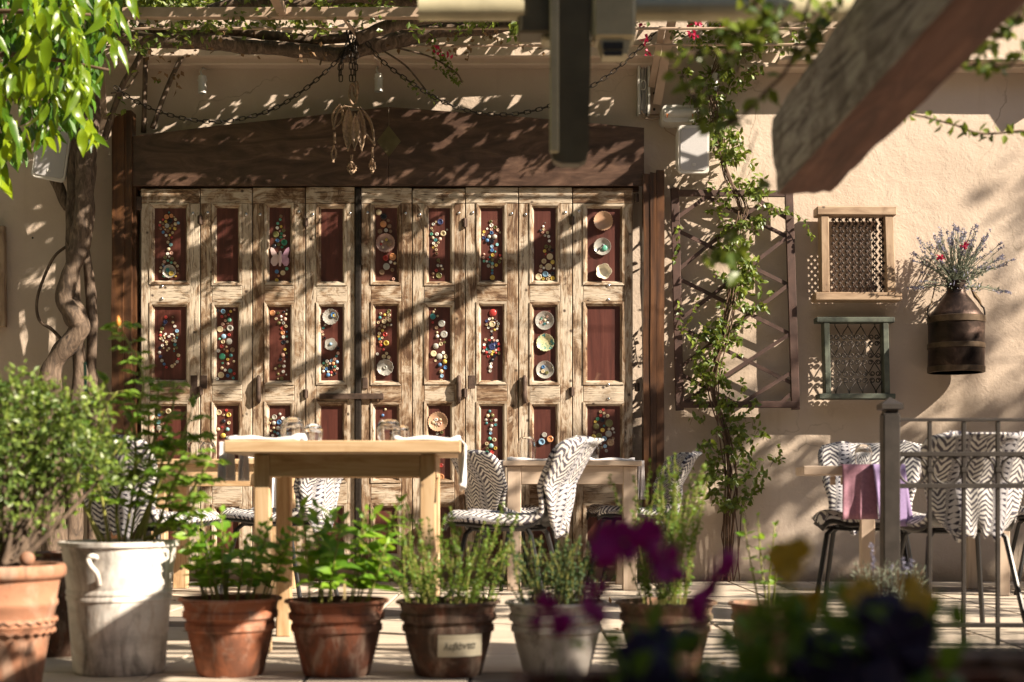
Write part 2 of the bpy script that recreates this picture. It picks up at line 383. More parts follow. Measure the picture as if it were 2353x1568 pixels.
M['glass'] = glassmat('clear_glass')
def frosted(name, tint):
    m, N, L, B = mk(name); B.inputs['Base Color'].default_value = (*tint, 1); B.inputs['Roughness'].default_value = .18
    B.inputs['Transmission Weight'].default_value = .55; B.inputs['IOR'].default_value = 1.3; return m
M['frost'] = frosted('frosted_saucer_glass', (.62,.60,.56)); M['frost_pink'] = frosted('pink_saucer_glass', (.62,.42,.36))
M['tan_glaze'] = plain('pink_tan_glaze', (.47,.29,.19), .25, var=.08)
M['cream_glaze'] = plain('cream_glaze', (.70,.64,.52), .2, var=.05)
def splash():
    m, N, L, B = mk('green_splashed_glaze'); f = noise(N, L, texco(N, L), 45, 3, .5, 1.0)
    L.new(ramp(N, L, f, [(.42, (.62,.57,.36)), (.55, (.42,.45,.25)), (.62, (.06,.24,.25))]), B.inputs['Base Color'])
    B.inputs['Roughness'].default_value = .22; return m
M['splash'] = splash()
BC = dict(c=(.58,.47,.28), w=(.78,.76,.71), b=(.055,.19,.44), t=(.03,.23,.25), a=(.18,.46,.50), g=(.03,.27,.16), r=(.45,.025,.02),
          k=(.014,.016,.026), y=(.60,.43,.04), o=(.60,.24,.08), p=(.62,.36,.28), s=(.40,.39,.35), n=(.24,.145,.08), l=(.17,.16,.05), v=(.035,.05,.16), e=(.22,.42,.62), h=(.10,.42,.30))
BC = {k: tuple(.84*x + .16*(sum(v)/3) for x in v) for k, v in BC.items()}
BM = {k: plain('button_' + n, BC[k], .3, var=.1, sc=60) for k, n in dict(c='cream', w='white', b='blue', t='teal', a='aqua', g='green', r='red', k='black',
      y='yellow', o='orange', p='pink', s='smoky', n='brown', l='olive', v='navy', e='sky_blue', h='mint').items()}
def chevron():
    m, N, L, B = mk('black_white_herringbone_cloth')
    uvn = N.new('ShaderNodeUVMap'); sep = N.new('ShaderNodeSeparateXYZ'); L.new(uvn.outputs[0], sep.inputs[0])
    wob = noise(N, L, texco(N, L), 9, 3); wob2 = noise(N, L, texco(N, L), 13, 3)
    u = math_(N, L, 'ADD', sep.outputs[0], math_(N, L, 'MULTIPLY', wob, .045)); v = math_(N, L, 'ADD', sep.outputs[1], math_(N, L, 'MULTIPLY', wob2, .04))
    cu = math_(N, L, 'DIVIDE', u, .062); col = math_(N, L, 'FLOOR', cu); fu = math_(N, L, 'FRACT', cu)
    a = math_(N, L, 'ABSOLUTE', math_(N, L, 'SUBTRACT', fu, .5))
    sgn = math_(N, L, 'SUBTRACT', math_(N, L, 'MULTIPLY', math_(N, L, 'MODULO', math_(N, L, 'ABSOLUTE', col), 2.0), 2.0), 1.0)
    ph = math_(N, L, 'ADD', math_(N, L, 'DIVIDE', v, .026), math_(N, L, 'MULTIPLY', math_(N, L, 'MULTIPLY', a, sgn), 2.6))
    st = math_(N, L, 'GREATER_THAN', math_(N, L, 'FRACT', ph), .5)
    # a band of small triangles in every third column
    b3 = math_(N, L, 'LESS_THAN', math_(N, L, 'MODULO', math_(N, L, 'ABSOLUTE', math_(N, L, 'ADD', col, 30.0)), 3.0), .5)
    tri = math_(N, L, 'GREATER_THAN', math_(N, L, 'FRACT', math_(N, L, 'DIVIDE', v, .024)), math_(N, L, 'MULTIPLY', a, 2.0))
    mid = math_(N, L, 'LESS_THAN', a, .30)
    fine = math_(N, L, 'GREATER_THAN', math_(N, L, 'FRACT', math_(N, L, 'ADD', math_(N, L, 'DIVIDE', v, .008), math_(N, L, 'MULTIPLY', fu, 6.0))), .5)
    band = mix(N, L, mid, mix(N, L, fine, (.13,.125,.15), (.46,.445,.45)), mix(N, L, tri, (.03,.028,.045), (.42,.41,.44)))
    c = mix(N, L, b3, mix(N, L, st, (.10,.092,.115), (.64,.62,.60)), band)
    L.new(c, B.inputs['Base Color']); B.inputs['Roughness'].default_value = .85; B.inputs['Specular IOR Level'].default_value = .2
    f = noise(N, L, texco(N, L), 16, 3); bump(N, L, B, f, .5, .01); return m
M['chevron'] = chevron()
def jugmat():
    m, N, L, B = mk('tarnished_dark_metal'); v = texco(N, L); f = noise(N, L, v, 6, 8, .65, .8)
    L.new(ramp(N, L, f, [(.3, (.012,.008,.007)), (.52, (.045,.028,.022)), (.66, (.12,.075,.06)), (.8, (.2,.15,.13))]), B.inputs['Base Color'])
    L.new(ramp(N, L, f, [(.3, .3), (.7, .55)]), B.inputs['Roughness']); B.inputs['Metallic'].default_value = .7
    bump(N, L, B, f, .25, .01); return m
M['jug'] = jugmat(); M['jugband'] = plain('dull_brass_band', (.10,.068,.044), .5, .6, .5, 14)
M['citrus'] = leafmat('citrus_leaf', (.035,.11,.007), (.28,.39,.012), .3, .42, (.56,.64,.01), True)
M['citrus_shaded'] = leafmat('citrus_shaded_leaf', (.012,.05,.006), (.08,.20,.012), .35, .25, (.25,.42,.02))  # inner leaves: the crown's shade is put into their darker green
M['vine'] = leafmat('climber_leaf', (.035,.075,.012), (.20,.26,.035), .4, .3, (.4,.46,.05))
M['mint'] = leafmat('mint_leaf', (.08,.21,.018), (.25,.43,.035), .42, .42, (.46,.64,.03), True)
M['herb'] = leafmat('herb_leaf', (.07,.15,.02), (.22,.34,.05), .5, .35, (.42,.52,.06))
M['thyme'] = leafmat('dark_herb_leaf', (.03,.07,.025), (.09,.16,.05), .6, .25, (.15,.24,.06))
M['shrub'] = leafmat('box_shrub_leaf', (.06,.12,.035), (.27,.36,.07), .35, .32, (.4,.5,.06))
M['rose'] = leafmat('rose_leaf', (.09,.20,.025), (.26,.40,.06), .45, .42, (.48,.58,.06))
M['cane'] = plain('green_yellow_cane', (.24,.24,.06), .6)
M['lav'] = leafmat('lavender_stem', (.14,.165,.12), (.28,.31,.235), .7, .2)
M['occluder'] = leafmat('cream_occluder_cloth', (.5,.44,.33), (.6,.53,.4), .8, .45, (.6,.52,.38))  # cloth of the added occluder, passes a soft glow to the flowers
M['ivy'] = leafmat('dark_occluder', (.015,.035,.01), (.05,.09,.02), .5, .1)  # dark surface of the unseen things added to cut fill light
M['lavf'] = leafmat('lavender_flower', (.13,.125,.20), (.36,.36,.48), .7, .2, (.4,.4,.52))
M['redfl'] = leafmat('crimson_bract', (.40,.008,.06), (.62,.02,.12), .5, .35, (.8,.05,.15))
M['dryleaf'] = leafmat('dry_leaf', (.14,.075,.035), (.32,.2,.1), .7, .3, (.4,.25,.12))
M['petunia'] = leafmat('magenta_petal', (.46,.010,.29), (.58,.03,.40), .5, .5, (.65,.05,.48))
M['petunia_d'] = leafmat('dark_purple_petal', (.02,.006,.05), (.05,.006,.09), .5, .2, (.08,.01,.14))
M['yellowp'] = leafmat('ochre_petal', (.68,.46,.012), (.74,.52,.02), .5, .4, (.7,.5,.02))
M['fgreen'] = leafmat('foreground_leaf', (.08,.17,.018), (.18,.30,.035), .5, .4, (.3,.45,.03))
# ================================================================== setting
YW = 9.10                                          # wall face
def stonefloor(name, a, b):
    m, N, L, B = mk(name); v = texco(N, L); f = noise(N, L, v, 5, 7, .6, .4); f2 = noise(N, L, v, 60, 4)
    c = ramp(N, L, f, [(.3, a), (.7, b)]); c = mix(N, L, ramp(N, L, f2, [(.6, 0.0), (.8, .4)]), c, tuple(x*.6 for x in a))
    L.new(c, B.inputs['Base Color']); B.inputs['Roughness'].default_value = .7; bump(N, L, B, f2, .15, .004); return m
M['tile'] = stonefloor('pale_sandstone_tile', (.44,.37,.30), (.55,.475,.39)); M['tile_dark'] = stonefloor('dark_stone_inlay', (.12,.10,.09), (.18,.155,.14))
M['grout'] = stonefloor('grey_grout', (.24,.21,.18), (.3,.265,.23)); M['paving'] = stonefloor('courtyard_paving', (.20,.165,.13), (.26,.22,.18))
g = MB(); g.add([(-60,-60,-.66),(60,-60,-.66),(60,60,-.66),(-60,60,-.66)], [(0,1,2,3)])
solo('ground', g, M['paving'], kind='structure')
t = MB(); t.box((-5, 4.0, -.655), (9.5, YW+.02, -.012)); terr = solo('terrace_floor', t, M['grout'], kind='structure')
me = MB().bevbox(0, 0, -.008, .245, .245, .008, .004, Matrix.Identity(3)).mesh('tile')
for i in range(-7, 10):
    for j in range(0, 10):
        place(terr, 'tile', me, M['tile'] if (i*3 + j*5) % 11 else M['tile_dark'], loc=(i*.5 + .12, 4.26 + j*.5, 0))
k = MB(); k.box((-5, 3.955, -.10), (9.5, 4.0, .004), .01); part(terr, 'step_edge', k, M['paving'])

wall = thing('plaster_wall', 'ochre plastered courtyard wall behind the folding doors', 'wall', (0, YW, 0))
w = MB(); NX, NZ = 60, 26
gr = [[Vector((-5 + 12.5*i/NX, YW + .012*mnoise.noise(Vector((i*.31, j*.4, 3))) , -.05 + 5.0*j/NZ)) for j in range(NZ+1)] for i in range(NX+1)]
w.slab(gr, .3); part(wall, 'wall_face', w, M['plaster'], 'all')
c = MB()                                           # moulding that runs along the top of the wall
a, b = P(262, 130, 9.0), P(1555, 148, 9.0)
c.box((a.x, 9.0, b.z), (b.x, YW+.05, P(0,132,9.0).z), .006)
c.box((a.x, 8.95, P(0,129,8.95).z), (b.x, YW+.05, P(0,104,8.95).z), .004); part(wall, 'moulding', c, M['plaster'])
c = MB(); c.box((P(1700,0,9).x, 8.98, P(0,158,9).z), (4.6, YW+.05, P(0,146,9).z), .006); part(wall, 'moulding', c, M['plaster'])
c = MB(); c.box((P(1790,0,8.9).x, 8.90, P(0,139,8.9).z), (4.6, YW+.05, P(0,128,8.9).z), .005); part(wall, 'ledge', c, M['plaster'])
c = MB()
for (u, v) in ((2185,520),(2220,522),(2205,546),(2167,507),(2003,552),(2257,632),(75,547)):
    p = P(u, v, YW); c.lathe([(.007,-.02),(.007,.0005),(.0005,.0005)], (p.x, YW, p.z), 8, 'y')
part(wall, 'screw_hole', c, M['ink'])

# ================================================================== folding door
YD = 8.95                                          # front face of the leaves
def dx(u): return (u - CX) * YD / F
def dz(v): return CZ + (HZ - v) * YD / F
DTOP, DBOT = 430, 1304
EDGE = [323, 460, 580, 702, 816, 947, 1069, 1191, 1315, 1455]
PANX = [(354,426), (497,546), (618,666), (737,787), (862,912), (985,1034), (1105,1155), (1227,1277), (1350,1425)]
PV = [(478,645), (704,874), (933,1099), (1167,1272)]
def ZP(ox, oy, sc=600/2352):
    return lambda x, y: ((ox + x*sc)/1.74075, (oy + y*sc)/1.74075, sc/1.74075)
ZA, ZB, ZC, ZD, ZE, ZF, ZG, ZH = (ZP(600,800), ZP(1450,800), ZP(1900,800), ZP(600,1200), ZP(1250,1200), ZP(1850,1200), ZP(580,1580), ZP(1700,1600,.34))
BUT = {
 (0,0): (ZA, '290,190,16,t;250,258,38,o;325,243,30,o;370,260,10,c;310,325,40,k;390,300,22,c;435,355,22,e;195,300,22,r;238,330,24,y;150,343,17,c;193,368,22,n;140,388,22,r;258,398,36,s;333,400,24,n;388,370,28,c;203,420,17,o;158,443,22,n;304,440,18,y;380,442,28,y;230,457,14,c;270,480,25,n;197,500,24,b;345,510,22,c;243,550,22,w;303,545,20,y;330,583,20,r;284,598,22,n;272,657,23,c;315,697,29,a;282,765,28,c;325,830,27,p;267,840,24,w;291,885,16,s;228,897,27,l;340,918,27,l;271,945,20,h;214,964,24,p;324,977,21,h;384,986,23,c;194,1008,20,s;420,1032,23,c;162,1060,21,c;210,1040,18,b;433,1084,15,n;150,1117,20,c;425,1140,20,n;203,1190,18,h;393,1192,17,y'),
 (2,0): (ZA, '2047,250,26,n;2035,302,20,h;1996,362,24,h;2048,412,22,y;1990,432,27,w;2028,482,17,p;2088,473,28,l;1968,535,50,l;2055,523,22,g;2096,552,24,p;2047,578,24,g;1990,632,29,b;2101,662,50,g;1940,718,35,k;2010,693,24,l;2065,735,20,g;1982,1119,31,b;2078,1138,39,c;2138,1073,26,h;2010,1187,18,o;1982,1253,30,y'),
 (4,0): (ZB, '252,188,48,c;328,253,52,k;400,317,23,n;324,373,53,o;419,405,33,n;270,487,37,n;365,469,30,s;436,485,25,n;362,905,46,r;470,886,55,o;438,968,24,w;505,987,25,c;372,1040,52,s;466,1090,32,n;300,1130,42,n;480,1238,26,p'),
 (5,0): (ZB, '1217,338,46,v;1150,338,17,c;1107,374,25,s;1080,440,20,c;1103,476,18,n;1324,460,16,s;1080,530,25,h;1165,530,30,w;1263,520,48,c;1102,588,22,c;1143,623,27,t;1213,607,29,p;1187,664,19,c;1110,678,24,w;1150,711,25,c;1107,739,17,y;1155,778,22,c;1161,836,25,n;1185,938,26,l;1205,972,12,l;1182,1024,24,s;1231,1029,20,w;1252,1077,21,c;1154,1102,27,r;1103,1149,23,n;1195,1180,47,l;1107,1210,10,c'),
 (6,0): (ZB, '2012,333,25,l;2020,393,29,w;2081,424,28,l;2122,466,25,p;2020,455,24,p;1955,445,17,w;1905,494,23,y;1890,540,20,c;2155,503,17,c;2024,511,29,b;1902,588,26,v;1983,572,30,s;2072,572,38,s;1954,631,30,b;2027,647,36,k;2108,695,24,a;2026,723,25,e;2029,784,29,b;2079,807,19,t;1903,847,20,p;2037,862,27,y;2157,863,22,r;1894,898,22,p;1999,892,18,t;2170,914,20,c;2034,934,27,l;1968,924,20,r;1904,954,21,h;1948,958,18,w;1991,965,20,t;2146,965,28,l;2036,992,25,a;1975,1028,27,s;2096,1018,26,y;2034,1046,24,c;2035,1098,20,t;2032,1145,22,b;2036,1213,42,y'),
 (7,0): (ZC, '1070,410,19,w;1078,456,20,c;1024,475,22,k;1062,504,19,p;1137,508,24,c;1098,552,21,s;1155,566,25,w;1166,637,23,w;1117,725,31,l;1177,729,23,l;1164,770,19,n;1209,788,27,k;1093,796,26,y;1109,844,16,r;1174,883,50,c;1081,954,42,c;1217,967,35,y;1035,1035,26,c;1080,1061,20,w;1154,1042,53,c;1238,1068,16,w;1029,1104,30,p;1104,1158,46,e;1218,1149,32,k;996,1202,52,c;1171,1182,22,w;1219,1221,35,y;1069,1233,24,y;1143,1237,29,c;1102,352,10,s'),
 (0,1): (ZD, '240,268,24,r;345,266,16,n;232,340,32,v;348,345,22,c;380,410,23,w;205,390,26,k;180,450,29,l;413,483,29,e;158,503,20,c;150,552,22,r;235,530,17,w;317,536,15,w;347,536,14,w;289,570,21,w;208,560,18,c;365,563,15,s;422,543,18,l;161,600,24,c;218,598,14,c;192,636,19,s;409,592,18,t;249,658,23,c;367,602,14,c;387,640,25,w;343,636,18,c;184,711,21,w;250,698,17,c;380,697,27,t;147,748,26,k;203,752,14,c;287,757,20,c;368,764,15,c;407,748,22,l;260,790,15,c;367,798,15,t;138,822,26,s;437,865,28,c;155,885,26,v;435,922,19,r;178,950,26,s;417,967,24,s;213,1005,24,b;379,1006,20,c;247,1055,24,r;338,1038,28,c'),
 (1,1): (ZD, '1054,165,24,k;1139,180,40,e;1257,174,23,y;1314,148,18,p;1117,257,26,r;1225,230,19,r;1174,249,19,n;1237,311,34,h;1174,322,23,p;1133,378,27,p;1207,366,17,n;1090,457,48,c;1248,441,55,s;1166,468,19,s;1234,546,25,r;1146,570,40,e;1080,609,20,h;1232,649,51,s;1136,655,31,c;1115,725,28,r;1189,734,18,c;1155,774,17,n;1063,795,29,w;1201,800,25,o;1283,780,38,n;1124,883,52,g;1260,868,28,t;1211,930,23,y;1307,961,22,c;1131,988,17,h;1213,1000,24,p;1120,1066,25,c;1170,1099,22,w;1250,1109,36,t;1314,1153,22,r;1106,1176,49,c;1209,1186,28,b;1297,1223,23,t;1045,1236,27,w'),
 (2,1): (ZD, '1913,202,45,o;2003,200,22,l;2090,185,20,k;2140,155,15,s;2132,221,20,c;2048,257,20,w;1970,290,23,c;2115,297,28,p;2053,312,17,s;2014,358,27,l;2085,360,26,s;2126,411,26,c;2063,442,25,r;2074,511,31,o;2140,497,12,b;2083,579,26,s;2141,571,17,t;2088,660,35,k;2147,652,19,w;2110,775,21,y;2132,832,16,l;2078,860,30,p;2137,890,16,k;2040,930,24,k;2105,962,14,w;2027,1030,26,l;2094,1036,25,w;1960,1074,22,c;2083,1122,25,s;2002,1158,20,l;2130,1170,12,w;2058,1229,28,l;2000,1236,16,c'),
 (3,1): (ZE, '193,392,17,s;166,435,20,t;145,496,20,p;159,540,17,c;185,592,20,k;397,756,28,k;395,833,26,p;369,880,20,t;174,935,19,k;225,957,28,w;291,948,25,e;340,926,25,p;379,970,26,e;170,988,21,h;265,997,21,p;321,997,30,o;132,1028,20,c;217,1020,28,l;283,1062,38,k;349,1040,19,h;172,1063,19,c;213,1080,25,b;384,1074,21,w;343,1098,20,o;165,1117,22,w;243,1120,20,w;287,1135,22,r;343,1155,25,k;240,1173,31,b;289,1178,14,c'),
 (4,1): (ZE, '1196,170,27,l;1066,208,20,c;1170,200,16,l;1127,231,22,y;1201,236,27,c;1053,275,26,t;1163,288,30,n;1203,312,30,c;1117,336,36,c;1026,350,22,c;1231,389,18,w;1181,388,21,l;1072,398,21,n;1122,418,23,c;1042,446,22,n;1095,475,24,y;1042,520,25,c;1134,538,35,r;1032,568,18,y;1090,590,19,c;1050,610,20,t;1060,657,25,o;1154,675,45,y;1069,707,25,r;1110,778,20,r;1014,846,22,w;1158,836,25,c;1115,886,35,c;1190,896,29,c'),
 (5,1): (ZE, '1919,145,12,c;1895,184,20,c;1884,257,45,t;1959,249,18,c;1884,350,20,r;2022,368,55,s;1938,432,28,n;1951,506,19,c;2060,537,56,s;1954,566,28,w;2003,621,12,c;2068,661,19,l;2010,688,32,c;1930,722,47,s;1893,840,48,c;2048,824,25,w;1987,884,49,s;2087,887,34,c;1926,950,19,c;2071,965,37,y;1995,1015,31,b;2081,1058,30,b;2016,1120,34,c;2025,1190,28,e;2015,1257,21,c'),
 (6,1): (ZF, '475,198,60,r;420,296,21,w;466,287,20,c;503,305,17,k;378,328,24,v;540,333,13,s;559,373,24,s;380,386,20,c;463,376,50,c;551,412,18,c;404,434,18,w;541,449,18,w;439,435,14,k;501,467,21,y;458,488,19,s;460,538,19,k;463,592,20,w;361,616,21,c;424,626,20,r;495,630,18,p;545,637,19,w;411,672,21,k;462,660,20,k;515,680,27,v;570,689,23,r;340,700,22,w;387,713,19,k;462,733,52,v;537,727,21,k;341,744,25,r;385,770,23,t;571,771,28,r;522,786,20,w;331,798,22,w;428,810,28,s;480,810,24,y;372,821,24,r;521,828,19,r;572,833,24,l;457,854,20,y;405,882,22,r;502,880,25,k;462,940,30,k;448,998,21,w;436,1050,30,w;431,1112,25,s'),
 (0,2): (ZG, '215,306,28,b;172,360,28,c;136,403,20,c;198,425,36,a;360,253,46,c;338,353,22,p;260,452,26,p;205,516,46,s;233,575,27,c;128,512,22,r;330,610,48,s;175,650,23,c;245,265,15,y'),
 (1,2): (ZG, '1150,275,44,c;1268,239,22,r;1228,314,17,c;1307,313,36,y;1225,410,33,k;1308,437,28,c;1202,505,18,r;1140,537,28,c;1287,540,30,a;1218,637,40,y;1274,660,15,w'),
 (2,2): (ZG, '2023,347,40,s;2109,301,23,s;2155,365,28,w;1968,381,18,l;1947,444,21,c;2014,440,33,s;2097,427,37,b;2080,521,33,s;2013,518,21,c;2027,579,22,t;1965,563,19,c;2074,603,25,e;1997,637,23,w;2110,650,26,t;2030,700,30,c'),
 (4,2): (ZH, '-485,68,14,r;-470,110,16,c;-500,180,18,b'),
 (5,2): (ZH, '196,382,20,l;141,395,16,s;105,731,18,s;152,728,20,n;132,786,23,w;188,771,24,r;140,847,17,k;185,908,40,o'),
 (6,2): (ZH, '760,133,18,t;738,186,21,c;793,182,23,l;717,234,17,s;780,240,16,l;832,235,18,w;724,273,16,t;783,304,20,s;830,292,17,t;770,350,21,s;771,391,18,e;760,454,22,h;815,468,26,c;725,516,23,c;777,540,28,a;828,569,22,y;730,569,18,l;787,615,24,r;728,622,25,g'),
 (7,2): (ZH, '1404,410,30,s;1373,492,43,e;1472,461,43,o'),
 (8,2): (ZH, '2097,113,16,r;2066,139,18,c;2108,156,16,c;2150,187,22,c;2068,182,17,r;2111,195,12,s;2031,222,21,g;2090,236,27,k;2004,256,17,y;2168,273,45,l;2016,311,38,l;2108,304,15,t;2090,354,25,y;2167,343,17,c;2212,340,19,w;1993,381,16,n;2226,382,13,s;2161,400,40,s;1986,430,27,y;2050,424,35,l;2110,458,31,e;2216,453,18,n;2180,503,44,n;2024,488,16,s;2068,515,13,w;2034,537,16,y;2120,545,22,e;2076,561,20,n;2135,598,19,s'),
}
# saucers: (leaf, panel) -> zoom, x, y, r, style, extra buttons lying in it
PLATE = [
 (0,0,ZA,300,1118,106,'frost',0,'327,1150,38,y;270,1095,30,t;240,1150,22,l'),
 (4,0,ZB,360,673,150,'frost_pink',22,'305,648,18,w;372,622,24,y;290,690,20,r;355,672,17,n;422,680,44,n;318,741,17,c'),
 (8,0,ZC,2013,328,152,'tan_glaze',26,''), (8,0,ZC,1998,730,136,'frost',0,'2032,752,48,h'), (8,0,ZC,2017,1123,128,'cream_glaze',5,''),
 (3,1,ZE,281,265,125,'frost',34,'320,235,40,b;335,245,24,y'), (3,1,ZE,282,693,102,'frost',-5,'281,690,24,e'),
 (4,1,ZE,1137,1058,130,'frost',11,'1137,1058,30,s'),
 (7,1,ZF,1286,323,148,'frost',0,'1289,315,24,c;1269,258,17,s;1329,262,19,p;1236,290,12,h;1232,350,24,p;1287,372,18,t;1333,355,17,w;1345,310,14,k'),
 (7,1,ZF,1297,668,138,'splash',18,''), (7,1,ZF,1293,1095,141,'frost',0,'1268,1050,29,b;1258,1118,30,c;1323,1138,27,l'),
 (5,2,ZH,150,256,115,'tan_glaze',24,'130,232,22,w;180,231,15,c;93,263,23,c;172,281,25,p;130,278,14,s;130,318,16,c'),
]
BMESH = [MB().lathe([(1,-.05),(1,.42),(.88,.52),(.74,.50),(.66,.30),(.3,.26)], n=14, axis='y').mesh('button'),
         MB().lathe([(1,-.05),(.97,.4),(.8,.68),(.45,.86),(.15,.9)], n=12, axis='y').mesh('button'),
         MB().lathe([(1,-.05),(1,.55),(.9,.66),(.55,.66),(.5,.52),(.22,.52),(.18,.66)], n=14, axis='y').mesh('button'),
         MB().lathe([(.95,-.05),(.9,.85),(.8,.95),(.6,.93),(.55,.4),(.1,.4)], n=12, axis='y').mesh('button')]
for b_ in BMESH: b_.polygons.foreach_set('use_smooth', [True]*len(b_.polygons)); b_.set_sharp_from_angle(angle=R(40))
studm = MB().lathe([(.011,-.003),(.0105,.003),(.007,.0065),(.002,.008)], n=12, axis='y').mesh('stud')
studm.polygons.foreach_set('use_smooth', [True]*len(studm.polygons))
def buttons(panel, fn, txt, y0):
    for it in txt.split(';'):
        if not it: continue
        x, y, r, c = it.split(','); u, v, s = fn(float(x), float(y)); rr = float(r)*s*YD/F
        k = rnd.choice((0, 0, 1, 1, 2, 3)) if rr > .006 else rnd.choice((1, 3))
        o = place(panel, 'button', BMESH[k], BM[c], loc=(dx(u), y0, dz(v)), scale=(rr, max(min(rr, .013)*rnd.uniform(.8,1.2), .006), rr))
        o.rotation_euler = (rnd.uniform(-.12,.12), rnd.uniform(0,6), rnd.uniform(-.12,.12))
LEAFLAB = ['weathered folding door leaf, leftmost, with buttons shaped like a flower above a glass saucer',
 'weathered door leaf with an empty red top panel, second from left',
 'weathered door leaf carrying the pink ceramic butterfly',
 'weathered door leaf with grey flower and silver saucer, left of the dark centre bar',
 'weathered door leaf with pink ribbed saucer on its top panel, right of the centre bar',
 'weathered door leaf with the ribbed tan shell saucer low down above the table',
 'weathered door leaf with a sun of black and red buttons under a red dotted cap',
 'weathered door leaf with three saucers stacked up its middle panel',
 'weathered door leaf, rightmost, with three pale dishes above an empty red panel']
def strip(a, b, c, d, h0, h1):                      # mitred moulding strip: outer edge a-b, inner edge d-c, high at the outer edge
    q = [Vector(x) for x in (a, b, c, d)]; m0 = q[0].lerp(q[3], .55); m1 = q[1].lerp(q[2], .55)
    vs = [(q[0].x, YD+.01, q[0].z), (q[1].x, YD+.01, q[1].z), (q[0].x, YD-h0, q[0].z), (q[1].x, YD-h0, q[1].z),
          (m0.x, YD-h0*.75, m0.z), (m1.x, YD-h0*.75, m1.z), (m0.x, YD+.002, m0.z), (m1.x, YD+.002, m1.z), (q[3].x, YD+h1, q[3].z), (q[2].x, YD+h1, q[2].z)]
    return MB().add(vs, [(0,1,3,2),(2,3,5,4),(4,5,7,6),(6,7,9,8),(0,2,4,6,8),(1,9,7,5,3)])
leaves = []
for i in range(9):
    u0, u1 = EDGE[i] + 1.0, EDGE[i+1] - 1.0
    if i == 4: u0 = 830
    p0, p1 = PANX[i]; mo = 10                       # moulding width in photo pixels
    r = thing('door_leaf', LEAFLAB[i], 'door', (dx((u0+u1)/2), YD, dz(DBOT)), group='leaves of the folding door'); leaves.append(r)
    pan = [(a + rnd.uniform(-1.5,1.5), b + rnd.uniform(-1.5,1.5)) for a, b in PV]
    for (a, b) in ((u0, p0-mo), (p1+mo, u1)):
        part(r, 'stile', MB().box((dx(a), YD, dz(DBOT)), (dx(b), YD+.05, dz(468)), .003), M['door_v'])
    vr = [(DTOP + rnd.uniform(0,5) + (4 if i == 0 else 0), 467.5)] + [(pan[k][1]+mo, pan[k+1][0]-mo) for k in range(3)] + [(pan[3][1]+mo, DBOT)]
    for k, (a, b) in enumerate(vr):
        xa, xb = (u0, u1) if k == 0 else (p0-mo+.3, p1+mo-.3)
        part(r, 'rail', MB().box((dx(xa), YD + (.0 if k else -.002), dz(b)), (dx(xb), YD+.05, dz(a)), .003), M['door_h'])
    for k, (a, b) in enumerate(pan):
        pm = MB().box((dx(p0-3), YD+.018, dz(b+3)), (dx(p1+3), YD+.034, dz(a-3)))
        pn = part(r, 'panel', pm, M['red_panel'])
        X0, X1, Z0, Z1 = dx(p0-mo), dx(p1+mo), dz(b+mo), dz(a-mo); x0, x1, z0, z1 = dx(p0), dx(p1), dz(b), dz(a)
        A, B_, C_, D_ = (X0,0,Z1), (X1,0,Z1), (X1,0,Z0), (X0,0,Z0); e, f_, g_, h_ = (x0,0,z1), (x1,0,z1), (x1,0,z0), (x0,0,z0)
        for nm, qd, mt in ((0,(A,B_,f_,e),'door_h'), (1,(C_,D_,h_,g_),'door_h'), (2,(D_,A,e,h_),'door_v'), (3,(B_,C_,g_,f_),'door_v')):
            part(pn, 'moulding', strip(*qd, .006, .0175), M[mt])
        if (i, k) in BUT: buttons(pn, *BUT[(i, k)], YD+.018)
        for (li, pk, fn, x, y, rr, mt, sc, ex) in PLATE:
            if (li, pk) != (i, k): continue
            u, v, s = fn(x, y); rad = rr*s*YD/F; cpos = (dx(u), YD+.018, dz(v)); n_ = 48 if sc else 32
            if sc < 0 or sc == 5: md_ = lambda a_, r_, h_: 1 if r_ < rad*.5 else .86 + .14*abs(math.cos(a_*2.5))
            elif sc: md_ = lambda a_, r_, h_, q=sc: 1 if r_ < rad*.5 else 1 + .035*math.cos(a_*q)
            else: md_ = None
            dep = .028 if sc == 5 else (.005 if sc < 0 else .016)
            pl = MB().lathe([(rad*.45,.0),(rad*.55,.002),(rad*.9,dep*.8),(rad,dep),(rad*.98,dep+.002),(rad*.88,dep*.8+.002),(rad*.55,.004),(rad*.05,.0035)], cpos, n_, 'y', md_)
            sa = part(pn, 'saucer', pl, M[mt], True)
            if ex: buttons(pn, fn, ex, YD+.013)
    # details of single leaves
    def stud(u, v): place(r, 'stud', studm, M['steel'], loc=(dx(u), YD, dz(v)))
    if i not in (0, 8):
        for u in ((u0+p0)/2 - 2, (p1+u1)/2 + 3): stud(u, 490 + rnd.uniform(-3,4))
    if i == 0: stud(443, 491); [stud(372, v) for v in (658, 687, 886, 915)]
    if i == 8: stud(1330, 486); [stud(1398, v) for v in (656, 689, 884, 917)]
    if i in (2, 5, 7):                              # iron pull
        u = {2: 594, 5: 1054, 7: 1205}[i]; pth = [P(u, v, YD-d) for v, d in ((866,.004),(869,.02),(880,.026),(895,.024),(910,.026),(921,.02),(925,.004))]
        part(r, 'pull_handle', MB().tube(pth, [.012,.015,.017,.0145,.017,.015,.011], 10), M['rust_iron'], 'all')
    if i in (0, 1, 6):
        u = {0: 446, 1: 468, 6: 1084}[i]
        part(r, 'lock_plate', MB().box((dx(u-8), YD-.003, dz(893 if i else 918)), (dx(u+8), YD+.002, dz(863)), .002), M['rust_iron'])
    hg = {0: [(460,505),(460,898)], 2: [(702,511),(702,905)], 5: [(1068,512),(1068,903)], 7: [(1314,507),(1314,900)], 8: [(1462,455),(1464,890)]}.get(i, [])
